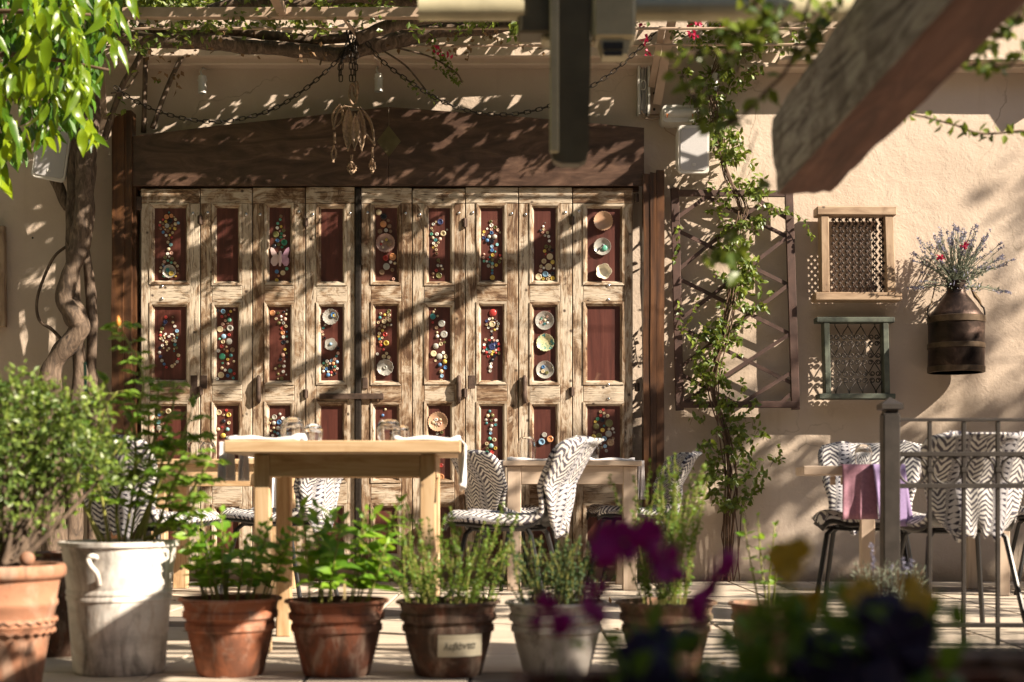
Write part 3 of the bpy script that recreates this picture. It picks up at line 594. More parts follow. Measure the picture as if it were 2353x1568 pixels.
    for (u, v) in hg:
        h = MB().tube([P(u, v+10, YD-.008), P(u, v-10, YD-.008)], .011, 10)
        h.box((dx(u-6), YD-.003, dz(v+9)), (dx(u+6), YD+.002, dz(v-9))); part(r, 'hinge', h, M['rust_iron'], True)
    if i == 0:
        for v in (468, 884): part(r, 'hinge', MB().box((dx(301), YD-.012, dz(v+16)), (dx(326), YD+.01, dz(v-16)), .004), M['rust_iron'])
    if i == 2:                                      # ceramic butterfly
        wing = lambda s_: [(dx(643)+s_*x*.001, dz(592)+z*.001) for x, z in ((3,8),(18,22),(40,58),(57,66),(60,50),(54,22),(46,6),(56,-8),(58,-32),(44,-52),(26,-50),(12,-30),(3,-10))]
        bf = MB().prism(wing(-1), YD+.004, YD+.016); bo = part(r, 'butterfly', bf, plain('pale_pink_glaze', (.62,.47,.47), .3, var=.08))
        part(bo, 'wing', MB().prism(wing(1), YD+.002, YD+.014), plain('lilac_glaze', (.50,.30,.42), .3, var=.2, sc=25))
        part(bo, 'body', MB().tube([(dx(643), YD+.002, dz(612)), (dx(644), YD-.004, dz(595)), (dx(644), YD-.002, dz(578))], [.006,.013,.008], 8), bo.data.materials[0], True)
    if i == 3:                                      # dark bar where the two wings of the door meet, and the sliding latch
        part(r, 'meeting_bar', MB().box((dx(817), YD-.018, dz(1300)), (dx(829), YD+.045, dz(434)), .003), M['iron'])
        lb = part(r, 'latch_bar', MB().box((dx(735), YD-.026, dz(918)), (dx(882), YD-.019, dz(905)), .002), M['rust_iron'])
        part(lb, 'staple', MB().tube([P(748,910,YD), P(748,908,YD-.04), P(765,908,YD-.04), P(765,910,YD)], .004, 6), M['rust_iron'], True)
    if i == 4:
        ring = [P(876 + 5*math.cos(a), 912 + 8*math.sin(a), YD-.012) for a in [k_*math.pi/6 for k_ in range(13)]]
        part(r, 'staple', MB().tube(ring, .003, 6), M['rust_iron'], True)
        part(r, 'keeper', MB().box((dx(833), YD-.01, dz(894)), (dx(845), YD, dz(868)), .003), M['rust_iron'])
    if i == 8:                                      # coffee spoon lying on the glass dish
        a, b = P(1367.5, 583.5, YD+.0), P(1388, 562, YD+.0)
        sp = MB().tube([a, a.lerp(b, .55), a.lerp(b, .68), a.lerp(b, .85), b], [.003,.0025,.006,.0085,.003], 8)
        part(r, 'spoon', sp, M['steel'], True)

# pediment board and posts
r = thing('pediment_board', 'dark brown plywood pediment above the folding doors with a diamond inset', 'board', P(893, 428, 8.93))
yb = 8.92; X = lambda u: (u-CX)*yb/F; Z = lambda v: CZ + (HZ-v)*yb/F
part(r, 'board', MB().prism([(X(304),Z(427)),(X(892.5),Z(427)),(X(892.5),Z(246)),(X(700),Z(268)),(X(500),Z(289)),(X(304),Z(313))], yb, yb+.02), M['ply'])
part(r, 'board', MB().prism([(X(893.6),Z(427)),(X(1480),Z(427)),(X(1480),Z(294)),(X(1190),Z(268)),(X(893.6),Z(246))], yb, yb+.02), M['ply'])
part(r, 'diamond', MB().prism([(X(893),Z(361)),(X(921),Z(325)),(X(893),Z(289)),(X(866),Z(325))], yb-.003, yb+.001), M['brass'])
part(r, 'back_rail', MB().box((X(312), yb+.06, Z(433)), (X(1470), yb+.12, Z(330))), M['post'])
def rough_post(label, u0, u1, vt, parts):
    c = (u0+u1)/2; r = thing('door_post', label, 'post', P(c, HZ+.575*F/8.95, 8.95), group='timber posts beside the folding door')
    for (a, b, top, yf) in parts:
        m_ = MB(); n = 22; xs = [(a-CX)*yf/F, (b-CX)*yf/F]; zt = CZ+(HZ-top)*yf/F; ring = []
        for j in range(n+1):
            z = zt*j/n; q = []
            for (xx, yy) in ((xs[0], yf), (xs[1], yf), (xs[1], yf+.10), (xs[0], yf+.10)):
                q.append((xx + .006*mnoise.noise(Vector((xx*7, z*3, yy*5))), yy + .008*mnoise.noise(Vector((xx*5+4, z*2.4, yy))), z + (.03*mnoise.noise(Vector((xx*30, yy*30, 1))) if j == n else 0)))
            ring += q
        fs = [(3,2,1,0), tuple(n*4+k for k in range(4))] + [(j*4+k, j*4+(k+1)%4, j*4+4+(k+1)%4, j*4+4+k) for j in range(n) for k in range(4)]
        m_.add(ring, fs); part(r, 'timber', m_, M['post'])
    return r
lp = rough_post('dark oiled timber door post between gnarled vine trunk and doors', 256, 303, 255, [(256,284,258,8.89), (285,302,254,8.9), (300,312,372,8.93)])
rough_post('dark oiled timber door post between doors and trellis', 1478, 1527, 395, [(1479,1494,402,8.89), (1494.6,1508,398,8.885), (1508.6,1526,392,8.90)])
# ================================================================== things on the wall
# ---- trellis
YT = 9.02
def tp(u, v, y=YT): return P(u, v, y)
tr = thing('trellis', 'brown wooden lattice trellis fixed to the wall right of the doors', 'trellis', tp(1690, 942))
c4 = dict(tl=(1541,433), bl=(1554,943), br=(1838,941), tr=(1821,433))
part(tr, 'frame_bar', MB().beam(tp(1550,433), tp(1562,944), .052, .03, (0,1,0), .003), M['trellis'])
part(tr, 'frame_bar', MB().beam(tp(1812,433), tp(1828,942), .052, .03, (0,1,0), .003), M['trellis'])
part(tr, 'frame_bar', MB().beam(tp(1541,444), tp(1820,446), .04, .026, (0,1,0), .003), M['trellis'])
part(tr, 'frame_bar', MB().beam(tp(1562,930), tp(1832,930), .042, .034, (0,1,0), .003), M['trellis'])
for (a, b) in (((1557,500),(1632,446)), ((1559,620),(1745,470)), ((1559,738),(1810,545)), ((1562,845),(1812,655)), ((1565,930),(1815,768)), ((1700,930),(1816,858)), ((1790,930),(1818,905))):
    part(tr, 'lattice_bar', MB().beam(tp(*a, YT-.004), tp(*b, YT-.004), .024, .010, (0,1,0)), M['trellis'])
for (a, b) in (((1610,446),(1810,545)), ((1557,530),(1812,655)), ((1558,640),(1815,768)), ((1561,752),(1818,880)), ((1563,860),(1700,932)), ((1720,446),(1812,505))):
    (u0, v0), (u1, v1) = a, b
    part(tr, 'lattice_bar', MB().beam(tp(u0, v0, YT+.008), tp(u1, v1, YT+.008), .024, .010, (0,1,0)), M['trellis'])
# ---- wall-hung window frames
YF = 9.0
def fp(u, v, y=YF): return P(u, v, y)
f1 = thing('window_frame', 'tan wooden window frame with wire lattice hung on the wall above the green frame', 'window frame', fp(1967, 690), group='old window frames on the wall')
part(f1, 'lintel', MB().beam(fp(1873,488), fp(2055,489), .055, .12, (0,1,0), .005), M['tan_frame'])
part(f1, 'sill', MB().beam(fp(1869,684), fp(2067,684), .052, .13, (0,1,0), .005), M['tan_frame'])
part(f1, 'jamb', MB().beam(fp(1891.5,498), fp(1893.5,674), .050, .10, (0,1,0), .004), M['tan_frame_v'])
part(f1, 'jamb', MB().beam(fp(2038,498), fp(2044,674), .054, .10, (0,1,0), .004), M['tan_frame_v'])
lat = MB(); YL = 9.0
for ph in (0, 1):                                   # zig-zag wires that meet in knots
    for k in range(8):
        path = []
        for j in range(0, 20):
            x = 1913 + (k + (.5 if (j % 2) else 0))*15.5 if ph == 0 else 1913 + (k + (0 if (j % 2) else .5))*15.5
            path.append(fp(min(max(x, 1908), 2029) + rnd.uniform(-.5,.5), 501 + j*9.1, YL - .006*ph))
        lat.tube(path, .0042, 6)
part(f1, 'lattice', lat, M['rust_iron'], 'all')
kn = MB().lathe([(.001,-.008),(.009,-.004),(.010,.003),(.001,.009)], n=8, axis='y').mesh('knot')
for j in range(1, 19):
    for k in range(8):
        x = 1913 + (k + (.25 if j % 2 else .75))*15.5 - 7.7 + (0 if j % 2 else 0)
        if 1908 < x < 2028: place(f1, 'knot', kn, M['iron'], loc=fp(x + 3.9, 501 + j*9.1 - 4.5, YL-.004))
f2 = thing('window_frame', 'worn green wooden window frame with scrolled ironwork behind the railing post', 'window frame', fp(1965, 912), group='old window frames on the wall')
part(f2, 'lintel', MB().beam(fp(1873,737), fp(2052,737), .034, .10, (0,1,0), .004), M['green_frame'])
part(f2, 'sill', MB().beam(fp(1878,912), fp(2053,912), .034, .11, (0,1,0), .004), M['green_frame'])
part(f2, 'jamb', MB().beam(fp(1896,743), fp(1900,906), .036, .09, (0,1,0), .004), M['green_frame'])
part(f2, 'jamb', MB().beam(fp(2031,743), fp(2035,906), .036, .09, (0,1,0), .004), M['green_frame'])
scroll = []
for k in range(30):
    th = k/29*math.pi*2.6; rr = 7.4*(1 - .62*k/29); scroll.append((rr*math.cos(th), rr*math.sin(th)))
ZM = lambda x, y: ((3230 + x*.2551)/1.74075, (1250 + y*.2551)/1.74075)
def scrollpath(x, y, sx, sy):
    out = []
    for a, b in scroll:
        u, v = ZM(x, y); out.append(fp(u + sx*a*.82, v + sy*b*.82, 9.0))
    return out
rows = [(384, 490, 0), (673, 784, -105), (958, 1070, 8)]
for ri, (ya, yb2, off) in enumerate(rows):
    for k in range(5):
        xc = 415 + off + k*209 + (ri*6)
        for s_ in (-1, 1):
            x = xc + s_*46
            if not 340 < x < 1150: continue
            for (yy, sy) in ((ya, 1), (yb2, -1)):
                part(f2, 'scroll', MB().tube(scrollpath(x, yy, -s_*-1, sy), .0036, 5), M['iron'], 'all')
def vee(pts): part(f2, 'bar', MB().tube([fp(*ZM(*p)) for p in pts], .0036, 5), M['iron'], 'all')
for k, x in enumerate((430, 632, 836, 1055)):
    if k: vee([(x, 180), (x, 215), (x-60, 300), (x-105, 384)])
    vee([(x, 180), (x, 215), (x+50, 300), (x+88 + (15 if k < 3 else 0), 384)])
for k, x in enumerate((522, 735, 945)):
    vee([(x, 490), (x-100, 670)]); vee([(x, 490), (x+102, 672)])
vee([(338, 530), (420, 668)]); vee([(1140, 530), (1050, 672)])
for k, x in enumerate((428, 634, 848, 1050)):
    if k: vee([(x, 785), (x-92, 955)])
    vee([(x, 785), (x+108, 957)])
for k, x in enumerate((443, 657, 862, 1075)):
    vee([(x-90, 1085), (x-15, 1210), (x, 1275)]); vee([(x+95, 1085), (x+12, 1210), (x, 1275)])
f3 = thing('picture_frame', 'dark wooden frame cut by the left edge of the view', 'frame', P(-40, 756, 9.05))
for (a, b) in (((3,520),(5,752)), ((-120,522),(-118,752))): part(f3, 'stile', MB().beam(P(*a, 9.06), P(*b, 9.06), .05, .05, (0,1,0), .004), M['tan_frame_v'])
for v in (524, 748): part(f3, 'rail', MB().beam(P(-112, v, 9.06), P(-5, v, 9.06), .04, .05, (0,1,0), .004), M['tan_frame'])
part(f3, 'panel', MB().box(P(-112, 745, 9.07), P(-4, 527, 9.085)), M['ply'])
# ---- milk can with lavender
jc = P(2197, 855, 8.92); s_ = 8.92/F
jug = thing('milk_can', 'dark tarnished metal milk can hung on the wall by a rope', 'can', (jc.x, jc.y, jc.z))
J = lambda lst: [(r*s_, (855-v)*s_) for r, v in lst]
part(jug, 'body', MB().lathe(J([(58,857),(62,854),(63,848),(62.5,790),(63,742),(62,728),(54,718),(40,698),(26,680),(21,672),(20.5,662),(21,650),(24,648),(22,646),(17,650),(16,668)]), n=40, mod=lambda a, r, h: 1+.012*math.sin(3*a+h*9)), M['jug'], True, world=False)
for (v0, v1, e) in ((744, 728, 1.6), (803, 790, 1.4), (857, 843, 1.3)):
    part(jug, 'band', MB().lathe(J([(62,v0),(63+e,v0-1),(63+e,v1+1),(62,v1)]), n=40), M['jugband'], True, world=False)
for sx in (-1, 1):
    part(jug, 'handle', MB().tube([P(2197+sx*60, 735, 8.9), P(2197+sx*66, 722, 8.9), P(2197+sx*64, 708, 8.9), P(2197+sx*57, 702, 8.9)], .006, 6), M['iron'], 'all')
part(jug, 'rope', MB().tube([P(2138, 706, 8.9), P(2146, 670, 8.95), P(2152, 640, 9.05)], .004, 6), M['rope'])
part(jug, 'rope', MB().tube([P(2256, 704, 8.9), P(2250, 690, 8.89), P(2243, 682, 8.9), P(2228, 655, 8.98), P(2220, 640, 9.05)], [.004,.011,.013,.005,.004], 7, rough=.5), M['rope'])
lv = thing('lavender_bunch', 'bunch of grey lavender with two red blooms standing in the milk can', 'flowers', P(2197, 655, 8.92))
st = MB(); fl = MB(); b0 = P(2197, 660, 8.92)
for k in range(105):
    a = rnd.gauss(0, .72); a = max(-1.35, min(1.45, a)); L_ = rnd.uniform(.55, 1.0)*(.40 if abs(a) < .9 else .38)
    d = Vector((math.sin(a), rnd.uniform(-.45,.32), math.cos(a)*.95)).normalized()
    base = b0 + Vector((rnd.uniform(-.04,.04), rnd.uniform(-.035,.035), 0)); q = []
    for j in range(6):
        t = j/5; q.append(base + d*L_*t - Vector((0,0,.06*abs(math.sin(a))*t*t)) + rvec()*.004)
    if q[-1].y > 9.06: continue
    st.tube(q, [.0022]*6, 4, lv=rnd.random())
    for j in range(1, 5):
        for _ in range(3): st.dleaf(q[j] + rvec()*.006, (d + rvec()*.8), rvec(), rnd.uniform(.02,.038), .006, rnd.random())
    tl = rnd.uniform(.03,.075)
    for j in range(26):
        t = rnd.random(); fl.dleaf(q[-1] + (q[-1]-q[-2]).normalized()*tl*(t-.5), (d*.5 + rvec()), rvec(), rnd.uniform(.010,.017), .008, rnd.random())
for k in range(500):                                # low skirt of leaves over the rim
    a = rnd.uniform(0, 6.28); rr = rnd.uniform(.02,.15); p = b0 + Vector((math.cos(a)*rr*1.15, math.sin(a)*rr*.6, rnd.uniform(-.015,.14)-rr*.18))
    (st if rnd.random() < .6 else fl).dleaf(p, rvec(), rvec(), rnd.uniform(.02,.04), .009, rnd.random())
part(lv, 'stem', st, M['lav'], kind='stuff'); part(lv, 'flower', fl, M['lavf'], kind='stuff')
for (u, v) in ((2162, 592), (2218, 566)):
    bl = MB()
    for k in range(14): bl.leaf(P(u, v, 8.84) + rvec()*.012, rvec(), rvec(), .03, .022, lv=rnd.random())
    part(lv, 'bloom', bl, M['redfl'])
# ---- speakers, emergency lamp, spotlights, cable channel
def rbox(mb, c, hx, hz, y0, y1, rr, n=5, taper=1.0):
    q = []
    for (cx, cz, a0) in ((hx-rr, hz-rr, 0), (-hx+rr, hz-rr, 90), (-hx+rr, -hz+rr, 180), (hx-rr, -hz+rr, 270)):
        for k in range(n+1): a = R(a0 + 90*k/n); q.append((cx + rr*math.cos(a), cz + rr*math.sin(a)))
    m = len(q); vs = [(c.x+x, y0+.012, c.z+z) for x, z in q] + [(c.x+x*.95, y0, c.z+z*.965) for x, z in q] + [(c.x+x*taper, y1, c.z+z*taper) for x, z in q]
    fs = [tuple(range(2*m-1, m-1, -1)), tuple(range(2*m, 3*m))]
    for k in range(m): n_ = (k+1) % m; fs.append((k, k+m, n_+m, n_)); fs.append((k, n_, n_+2*m, k+2*m))
    return mb.add(vs, fs)
def speaker(u, v, hw, hh, tilt, label, y=8.8):
    c = P(u, v, y); r = thing('loudspeaker', label, 'loudspeaker', (c.x, y, c.z), 0, 'white wall speakers'); r.rotation_euler = (R(7), tilt, R(8))
    z0 = Vector((0,0,0)); k = y/F
    part(r, 'case', rbox(MB(), z0, hw*k, hh*k, 0, .13, .028, taper=.8), M['white_plastic'], True, world=False)
    g_ = part(r, 'grille', rbox(MB(), z0, (hw-5)*k, (hh-7)*k, -.006, .004, .022), M['grille'], True, world=False)
    part(g_, 'badge', MB().box((-.01, -.010, -hh*k+.05), (.012, -.0065, -hh*k+.066)), M['white_plastic'], world=False)
    part(g_, 'badge_slot', MB().box((-.004, -.0108, -hh*k+.0565), (.008, -.0102, -hh*k+.0595)), M['grille'], world=False)
    part(r, 'bracket', MB().tube([(0,.12,0),(0,.2,.02),(0,.33,.02)], .012, 8), M['white_plastic'], world=False)
    return r
speaker(1594, 344, 38, 55, R(-1.5), 'white wall speaker with grey grille between doors and climbing plant')
speaker(118, 352, 39, 62, R(9), 'white wall speaker half hidden behind the citrus leaves')
e0 = P(1562, 264, 8.98)
em = thing('emergency_lamp', 'white oblong emergency lamp with amber indicators above the right speaker', 'lamp', (e0.x, 8.98, e0.z))
part(em, 'housing', rbox(MB(), e0, .118, .056, 8.95, YW, .03), M['white_plastic'], True)
part(em, 'diffuser', MB().tube([(e0.x-.1, 8.955, e0.z+.005), (e0.x+.1, 8.955, e0.z+.005)], .03, 12), M['white_plastic'], True)
for u in (1533, 1592): part(em, 'indicator', MB().box(P(u-1.2, 270, 8.923), P(u+1.2, 263, 8.93)), M['orange_led'])
part(em, 'cable', MB().tube([P(1521,268,9.07), P(1500,276,9.07), P(1482,272,9.07), P(1474,255,9.07)], .006, 6), M['beige_metal'])
part(em, 'cable', MB().tube([P(1522,283,9.07), P(1530,300,9.08), P(1560,318,9.08), P(1572,322,9.0)], .004, 6), M['beige_metal'])
for (u, v, lab, yy) in ((465,195,'small white cylinder spotlight left of the hanging ornament',9.0), (870,191,'small white cylinder spotlight right of the hanging ornament',9.0), (1642,190,'small white cylinder spotlight among the climber leaves',8.95)):
    c = P(u, v, yy); k = yy/F; r = thing('spotlight', lab, 'spotlight', (c.x, yy, c.z), 0, 'white spotlights under the moulding')
    part(r, 'can', MB().lathe([(8.7*k,-20*k),(9.6*k,-20*k),(9.6*k,-13*k),(9.2*k,-12.4*k),(9.2*k,19*k),(8*k,20.5*k),(2*k,20.5*k)], n=20, cap=False), M['white_plastic'], True, world=False)
    part(r, 'lens', MB().lathe([(8.9*k,-17*k),(.001,-17*k)], n=20), M['grille'], world=False)
    for sx in (-1, 1): part(r, 'screw', MB().tube([(sx*8.6*k,0,10*k),(sx*11*k,0,10*k)], .006, 8), M['white_plastic'], world=False)
    part(r, 'arm', MB().tube([(0,0,20*k),(-.015,.01,.085),(-.01,.05,.12),(0,.1,.13)], .006, 8), M['white_plastic'], 'all', world=False)
cc = thing('cable_channel', 'open white cable channel with looped wires on the wall right of the doors', 'cable channel', P(1478, 262, 9.09))
for u in (1467, 1490): part(cc, 'side', MB().box(P(u-1.4, 262, 9.03), P(u+1.4, 126, YW)), M['white_plastic'])
part(cc, 'back', MB().box(P(1468.5, 261, 9.088), P(1488.5, 127, YW)), M['grille'])
for k in range(4):
    q = [P(1473+k*3.5+rnd.uniform(-2,2), v, 9.06) for v in range(125, 262, 14)]
    part(cc, 'wire', MB().tube([tuple(x) for x in spline([tuple(p) for p in q], 3)], .0035, 5), M['white_plastic'] if k != 2 else M['grille'])
part(cc, 'wire', MB().tube([P(1478+6*math.sin(a), 195-12*math.cos(a), 9.045) for a in [i*.5 for i in range(13)]], .004, 5), M['white_plastic'])
# ---- wall bracket straps of the pergola
br = thing('pergola_bracket', 'pinkish beige bent metal bracket on the wall above the right speaker', 'bracket', P(1515, 240, 9.05), group='bent metal brackets of the pergola')
part(br, 'plate', MB().box(P(1491, 262, 9.07), P(1515, 126, YW)), M['beige_metal'])
part(br, 'strap', MB().beam(P(1545, 40, 8.7), P(1510, 240, 9.04), .055, .008, (0,1,0)), M['beige_metal'])
part(br, 'strap', MB().beam(P(1522, 62, 8.62), P(1497, 200, 9.02), .04, .006, (0,1,0)), M['beige_metal'])
for v in (145, 170, 215, 252): part(br, 'bolt', MB().lathe([(.009,-.005),(.009,.006),(.003,.009)], P(1503, v, 9.07), 8, 'y'), M['iron'])
b2 = thing('pergola_bracket', 'pinkish beige bent metal strap beside the left door post', 'bracket', P(235, 268, 9.0), group='bent metal brackets of the pergola')
pts = spline([(203,160),(208,190),(218,225),(232,262),(248,268),(262,262)], 5)
mbs = MB()
for k in range(len(pts)-1):
    mbs.beam(P(*pts[k], 8.85), P(*pts[k+1], 8.86), .045, .006, (0,1,0))
part(b2, 'strap', mbs, M['beige_metal'])
part(b2, 'strap', MB().beam(P(232, 170, 8.9), P(238, 300, 9.06), .05, .006, (0,1,0)), M['beige_metal'])
# ---- chains
lk = []
for k in range(17):
    a = 2*math.pi*k/16; lk.append((math.cos(a)*.0105 + 0, math.sin(a)*.0105 + (.011 if math.sin(a) > 1e-6 else -.011 if math.sin(a) < -1e-6 else 0), 0))
linkm = MB().tube([Vector(p) for p in lk], .0032, 6, False).mesh('chain_link')
linkm.polygons.foreach_set('use_smooth', [True]*len(linkm.polygons))
def chain(name, label, paths, y):
    r = thing(name, label, 'chain', P(*paths[0][0], y), group='rusty chains above the doors')
    for pts in paths:
        pp = [Vector(p) for p in spline([tuple(P(u, v, y + dy)) for u, v, dy in [(p + (0,))[:3] for p in pts]], 14)]
        step = .036; acc = 0; k = 0; last = pp[0]
        for i in range(1, len(pp)):
            seg = (pp[i]-pp[i-1]).length
            while acc + seg >= step*(k+1):
                t = (step*(k+1) - acc)/seg; c = pp[i-1].lerp(pp[i], t); d = (pp[i]-pp[i-1]).normalized()
                ax = d.cross(Vector((0,1,0))).normalized() if k % 2 == 0 else Vector((0,1,0))
                ax = (ax - d*ax.dot(d)).normalized(); z_ = ax.cross(d)
                place(r, 'chain_link', linkm, M['iron'], M=Matrix.Translation(c) @ Matrix((ax, d, z_)).transposed().to_4x4()); k += 1
            acc += seg
    return r
chain('chain', 'rusty chain hanging in a swag left of the ornament', [[(258,195),(300,226),(360,255),(430,274),(500,280),(570,270),(640,245),(710,198),(772,142),(800,100)]], 8.48)
chain('chain', 'rusty chain hanging in a swag right of the ornament', [[(838,92),(880,142),(940,187),(1010,230),(1080,256),(1155,264),(1230,254),(1300,228),(1380,186),(1450,130),(1510,72)]], 8.48)
chain('chain', 'knot of rusty chains gathered over the hanging ornament', [[(800,60),(797,110),(784,140),(778,180)], [(803,58),(798,112),(786,142),(783,186)], [(808,55),(806,110),(807,190)], [(812,55),(814,110),(813,192)], [(818,58),(819,120),(817,170)], [(812,80),(800,115),(784,138)]], 8.46)
# ---- hanging ornament
mo = thing('hanging_ornament', 'sand coloured ornament of leaf shapes dangling on chains before the pediment', 'ornament', P(815, 190, 8.66))
def mp(u, v, dy=0): return P(u, v, 8.66+dy)
part(mo, 'hook', MB().tube([mp(812+9*math.cos(a), 216+24*math.sin(a), .01*math.sin(a*2)) for a in [i*.42 for i in range(16)]], .008, 7), M['mobile'], 'all')
part(mo, 'hook', MB().tube([mp(818+6*math.cos(a), 205+18*math.sin(a), .02) for a in [i*.42 for i in range(16)]], .006, 7), M['mobile'], 'all')
def petal(name, a, b, w, ring=False, dy=0, curl=.03, rag=.08):
    a, b = mp(*a, dy), mp(*b, dy); d = b-a; L_ = d.length; d.normalize(); sd_ = Vector((d.z, 0, -d.x)); m_ = MB(); n = 15
    def pt(t, k): 
        ww = 1.05*w*math.sin(math.pi*min(max(t, 0.02), .985)**.85)*(1+rag*math.sin(t*57+k)); return a + d*L_*t + sd_*ww*.5*k + Vector((0, curl*math.sin(math.pi*t) - .02*abs(k), 0))
    ks = (-1,-.55,0,.55,1)
    if not ring: m_.slab([[pt(i/n, k) for k in ks] for i in range(n+1)], .007)
    else:
        for lo, hi in ((-1,-.62), (.62,1)): m_.slab([[pt(i/n, k) for k in (lo, (lo+hi)/2, hi)] for i in range(n+1)], .009)
    return part(mo, name, m_, M['mobile'], 'all')
petal('leaf_plate', (796,312), (792,242), .05, False, .02); petal('leaf_plate', (802,248), (800,350), .075, False, -.02); petal('leaf_plate', (817,262), (815,348), .055, False, -.035)
petal('leaf_plate', (826,250), (832,352), .062, False, -.01); petal('leaf_ring', (826,246), (861,336), .072, True, 0, rag=.02); petal('leaf_ring', (782,240), (768,300), .075, True, 0, rag=.02)
part(mo, 'arch', MB().tube([mp(*p) for p in spline([(766,298),(772,268),(782,250),(796,245),(812,248)], 4)], .006, 7, rough=.3), M['mobile'], 'all')
part(mo, 'arch', MB().tube([mp(*p) for p in spline([(812,246),(826,250),(846,268),(858,300),(861,336)], 4)], .005, 7, rough=.3), M['mobile'], 'all')
for (u, v0, v1, pa, pb, w, ring) in ((769,304,330,(768,334),(766,376),.034,True), (808,356,386,(807,386),(808,402),.0,None), (856,338,362,(855,364),(856,400),.04,True)):
    part(mo, 'coil', MB().tube([mp(u+2.6*math.cos(k*1.2), v0+(v1-v0)*k/70, .008*math.sin(k*1.2)) for k in range(71)], .0026, 5), M['mobile'], 'all')
petal('pendant', (768,334), (766,376), .036, True, rag=.15); petal('pendant', (855,364), (856,402), .042, True, rag=.15); petal('pendant', (808,372), (808,404), .058, True, rag=.15); petal('pendant', (807,378), (808,398), .026, False, rag=.02); petal('pendant', (856,372), (856,393), .017, False, rag=.02)

# ---- small sign on a bracket just beyond the right edge; its shadow falls on the wall
sg = thing('hanging_sign', 'small square sign on a bracket beyond the upper right edge, casting its shadow', 'sign', (3.78, 8.80, 3.42))
part(sg, 'board', MB().beam((3.70,8.80,3.37), (3.87,8.80,3.48), .15, .012, (0,1,0)), M['white_plastic']); part(sg, 'arm', MB().tube([(3.85,8.80,3.52),(4.05,8.85,3.62),(4.15,9.1,3.62)], .008, 6), M['iron'])
# ================================================================== furniture
def chair_meshes():
    NU, NV = 22, 34; W_ = []
    prof = spline([(.24,.425),(.20,.452),(.08,.447),(-.08,.435),(-.17,.455),(-.22,.53),(-.265,.64),(-.315,.735),(-.36,.785),(-.40,.80)], 5)
    wid = spline([(.36,),(.44,),(.46,),(.43,),(.385,),(.37,),(.42,),(.465,),(.43,),(.27,)], 5)
    L_ = [0]
    for k in range(1, len(prof)): L_.append(L_[-1] + math.hypot(prof[k][0]-prof[k-1][0], prof[k][1]-prof[k-1][1]))
    def surf(sc, lift):
        g = []; uv = []
        for k, ((y, z), (w,)) in enumerate(zip(prof, wid)):
            row = []; ru = []; back = min(1, max(0, (z-.47)/.12))
            for j in range(NU+1):
                q = j/NU*2-1; x = q*w*.5*sc
                rid = .009*abs(math.cos(q*math.pi*1.5)) * (1 if lift else 0) + (.006*mnoise.noise(Vector((x*14, L_[k]*11, 2))) if lift else 0)
                up = .035*q*q*(1-back) - .05*(abs(q)**6)*(1-back); fw = .055*q*q*back
                row.append(Vector((x, y + fw + rid*back + lift*.6*back, z + up + rid*(1-back) + lift*(1-back)))); ru.append((x + 1, L_[k]))
            g.append(row); uv.append(ru)
        return g, uv
    g, uv = surf(1.0, .018); cover = MB().slab(g, -.016 if False else .02, uv)
    g2, _ = surf(.96, -.006); shell = MB().slab(g2, .012)
    bk = [(z, y, w[0], l) for (y, z), w, l in zip(prof, wid, L_) if z > .47 and y < -.15]; bk.sort()
    def backat(z):
        for k in range(len(bk)-1):
            if bk[k][0] <= z <= bk[k+1][0]:
                t = (z-bk[k][0])/(bk[k+1][0]-bk[k][0]+1e-9); return bk[k][1]*(1-t)+bk[k+1][1]*t, bk[k][2]*(1-t)+bk[k+1][2]*t
        return (bk[0][1], bk[0][2]) if z < bk[0][0] else (bk[-1][1], bk[-1][2])
    dr = []; du = []; n = 24                        # cloth that wraps the back and hangs down behind it
    for k in range(n+1):
        t = k/n; z = .802 - .43*t; y0, w0 = backat(z); row = []; ru = []; hang = max(0, (.60-z)/.22)
        w = (w0 + .012)*(1-hang) + (.41 - .17*hang)*hang if z < .60 else w0 + .012
        yb = y0 - .03 - .012*math.sin(min(1, t*2)*3.1) if z > .6 else backat(.6)[0] - .035 + .03*hang
        for j in range(NU+1):
            q = j/NU*2-1; lob = .022*abs(math.sin(q*math.pi*1.5))*t + .012*math.sin(q*13+t*2.5)*min(1,t*2) + .012*mnoise.noise(Vector((q*3, t*4, 7)))
            zz = z + (.10*max(0, 1-abs(q)*5)*t**4) - .02*math.cos(q*9)*t*t + .03*q*q*t*hang
            edge = .034*abs(q)**5*(1-hang*.7)
            row.append(Vector((-q*w*.5, yb + .055*q*q*(1-hang*.5) + edge - lob*.6, zz))); ru.append((1 + q*w*.5 + .02, .9 + t*.46))
        dr.append(row); du.append(ru)
    drape = MB().slab(dr, .008, du)
    legs = [MB().tube([(sx*.13, fy*.12+.0, .415), (sx*.16, fy*.145, .385), (sx*.215, fy*.205 + (.02 if fy > 0 else -.03), .0)], .0115, 8) for sx in (-1,1) for fy in (-1,1)]
    ring = MB()
    ring.tube([(-.14,.13,.412),(-.14,-.12,.412)], .009, 6).tube([(.14,.13,.412),(.14,-.12,.412)], .009, 6)
    ring.tube([Vector((.19*math.cos(a), .17*math.sin(a), .408)) for a in [k*math.pi/8 for k in range(17)]], .008, 6, False)
    return cover.mesh('seat_cover'), drape.mesh('back_drape'), shell.mesh('shell'), [l.mesh('leg') for l in legs], ring.mesh('leg_frame')
CH = chair_meshes()
def chair(label, u, y, face, z=0.0, group='chairs under herringbone covers', lean=0):
    x = (u-CX)*y/F; r = thing('chair', label, 'chair', (x, y, z), face, group)
    link(CH[0], 'seat_cover', r, M['chevron'], 'all'); link(CH[1], 'back_drape', r, M['chevron'], 'all'); link(CH[2], 'shell', r, M['black_metal'], 'all')
    for l in CH[3]: link(l, 'leg', r, M['black_metal'], True)
    link(CH[4], 'leg_frame', r, M['black_metal'], True)
    return r
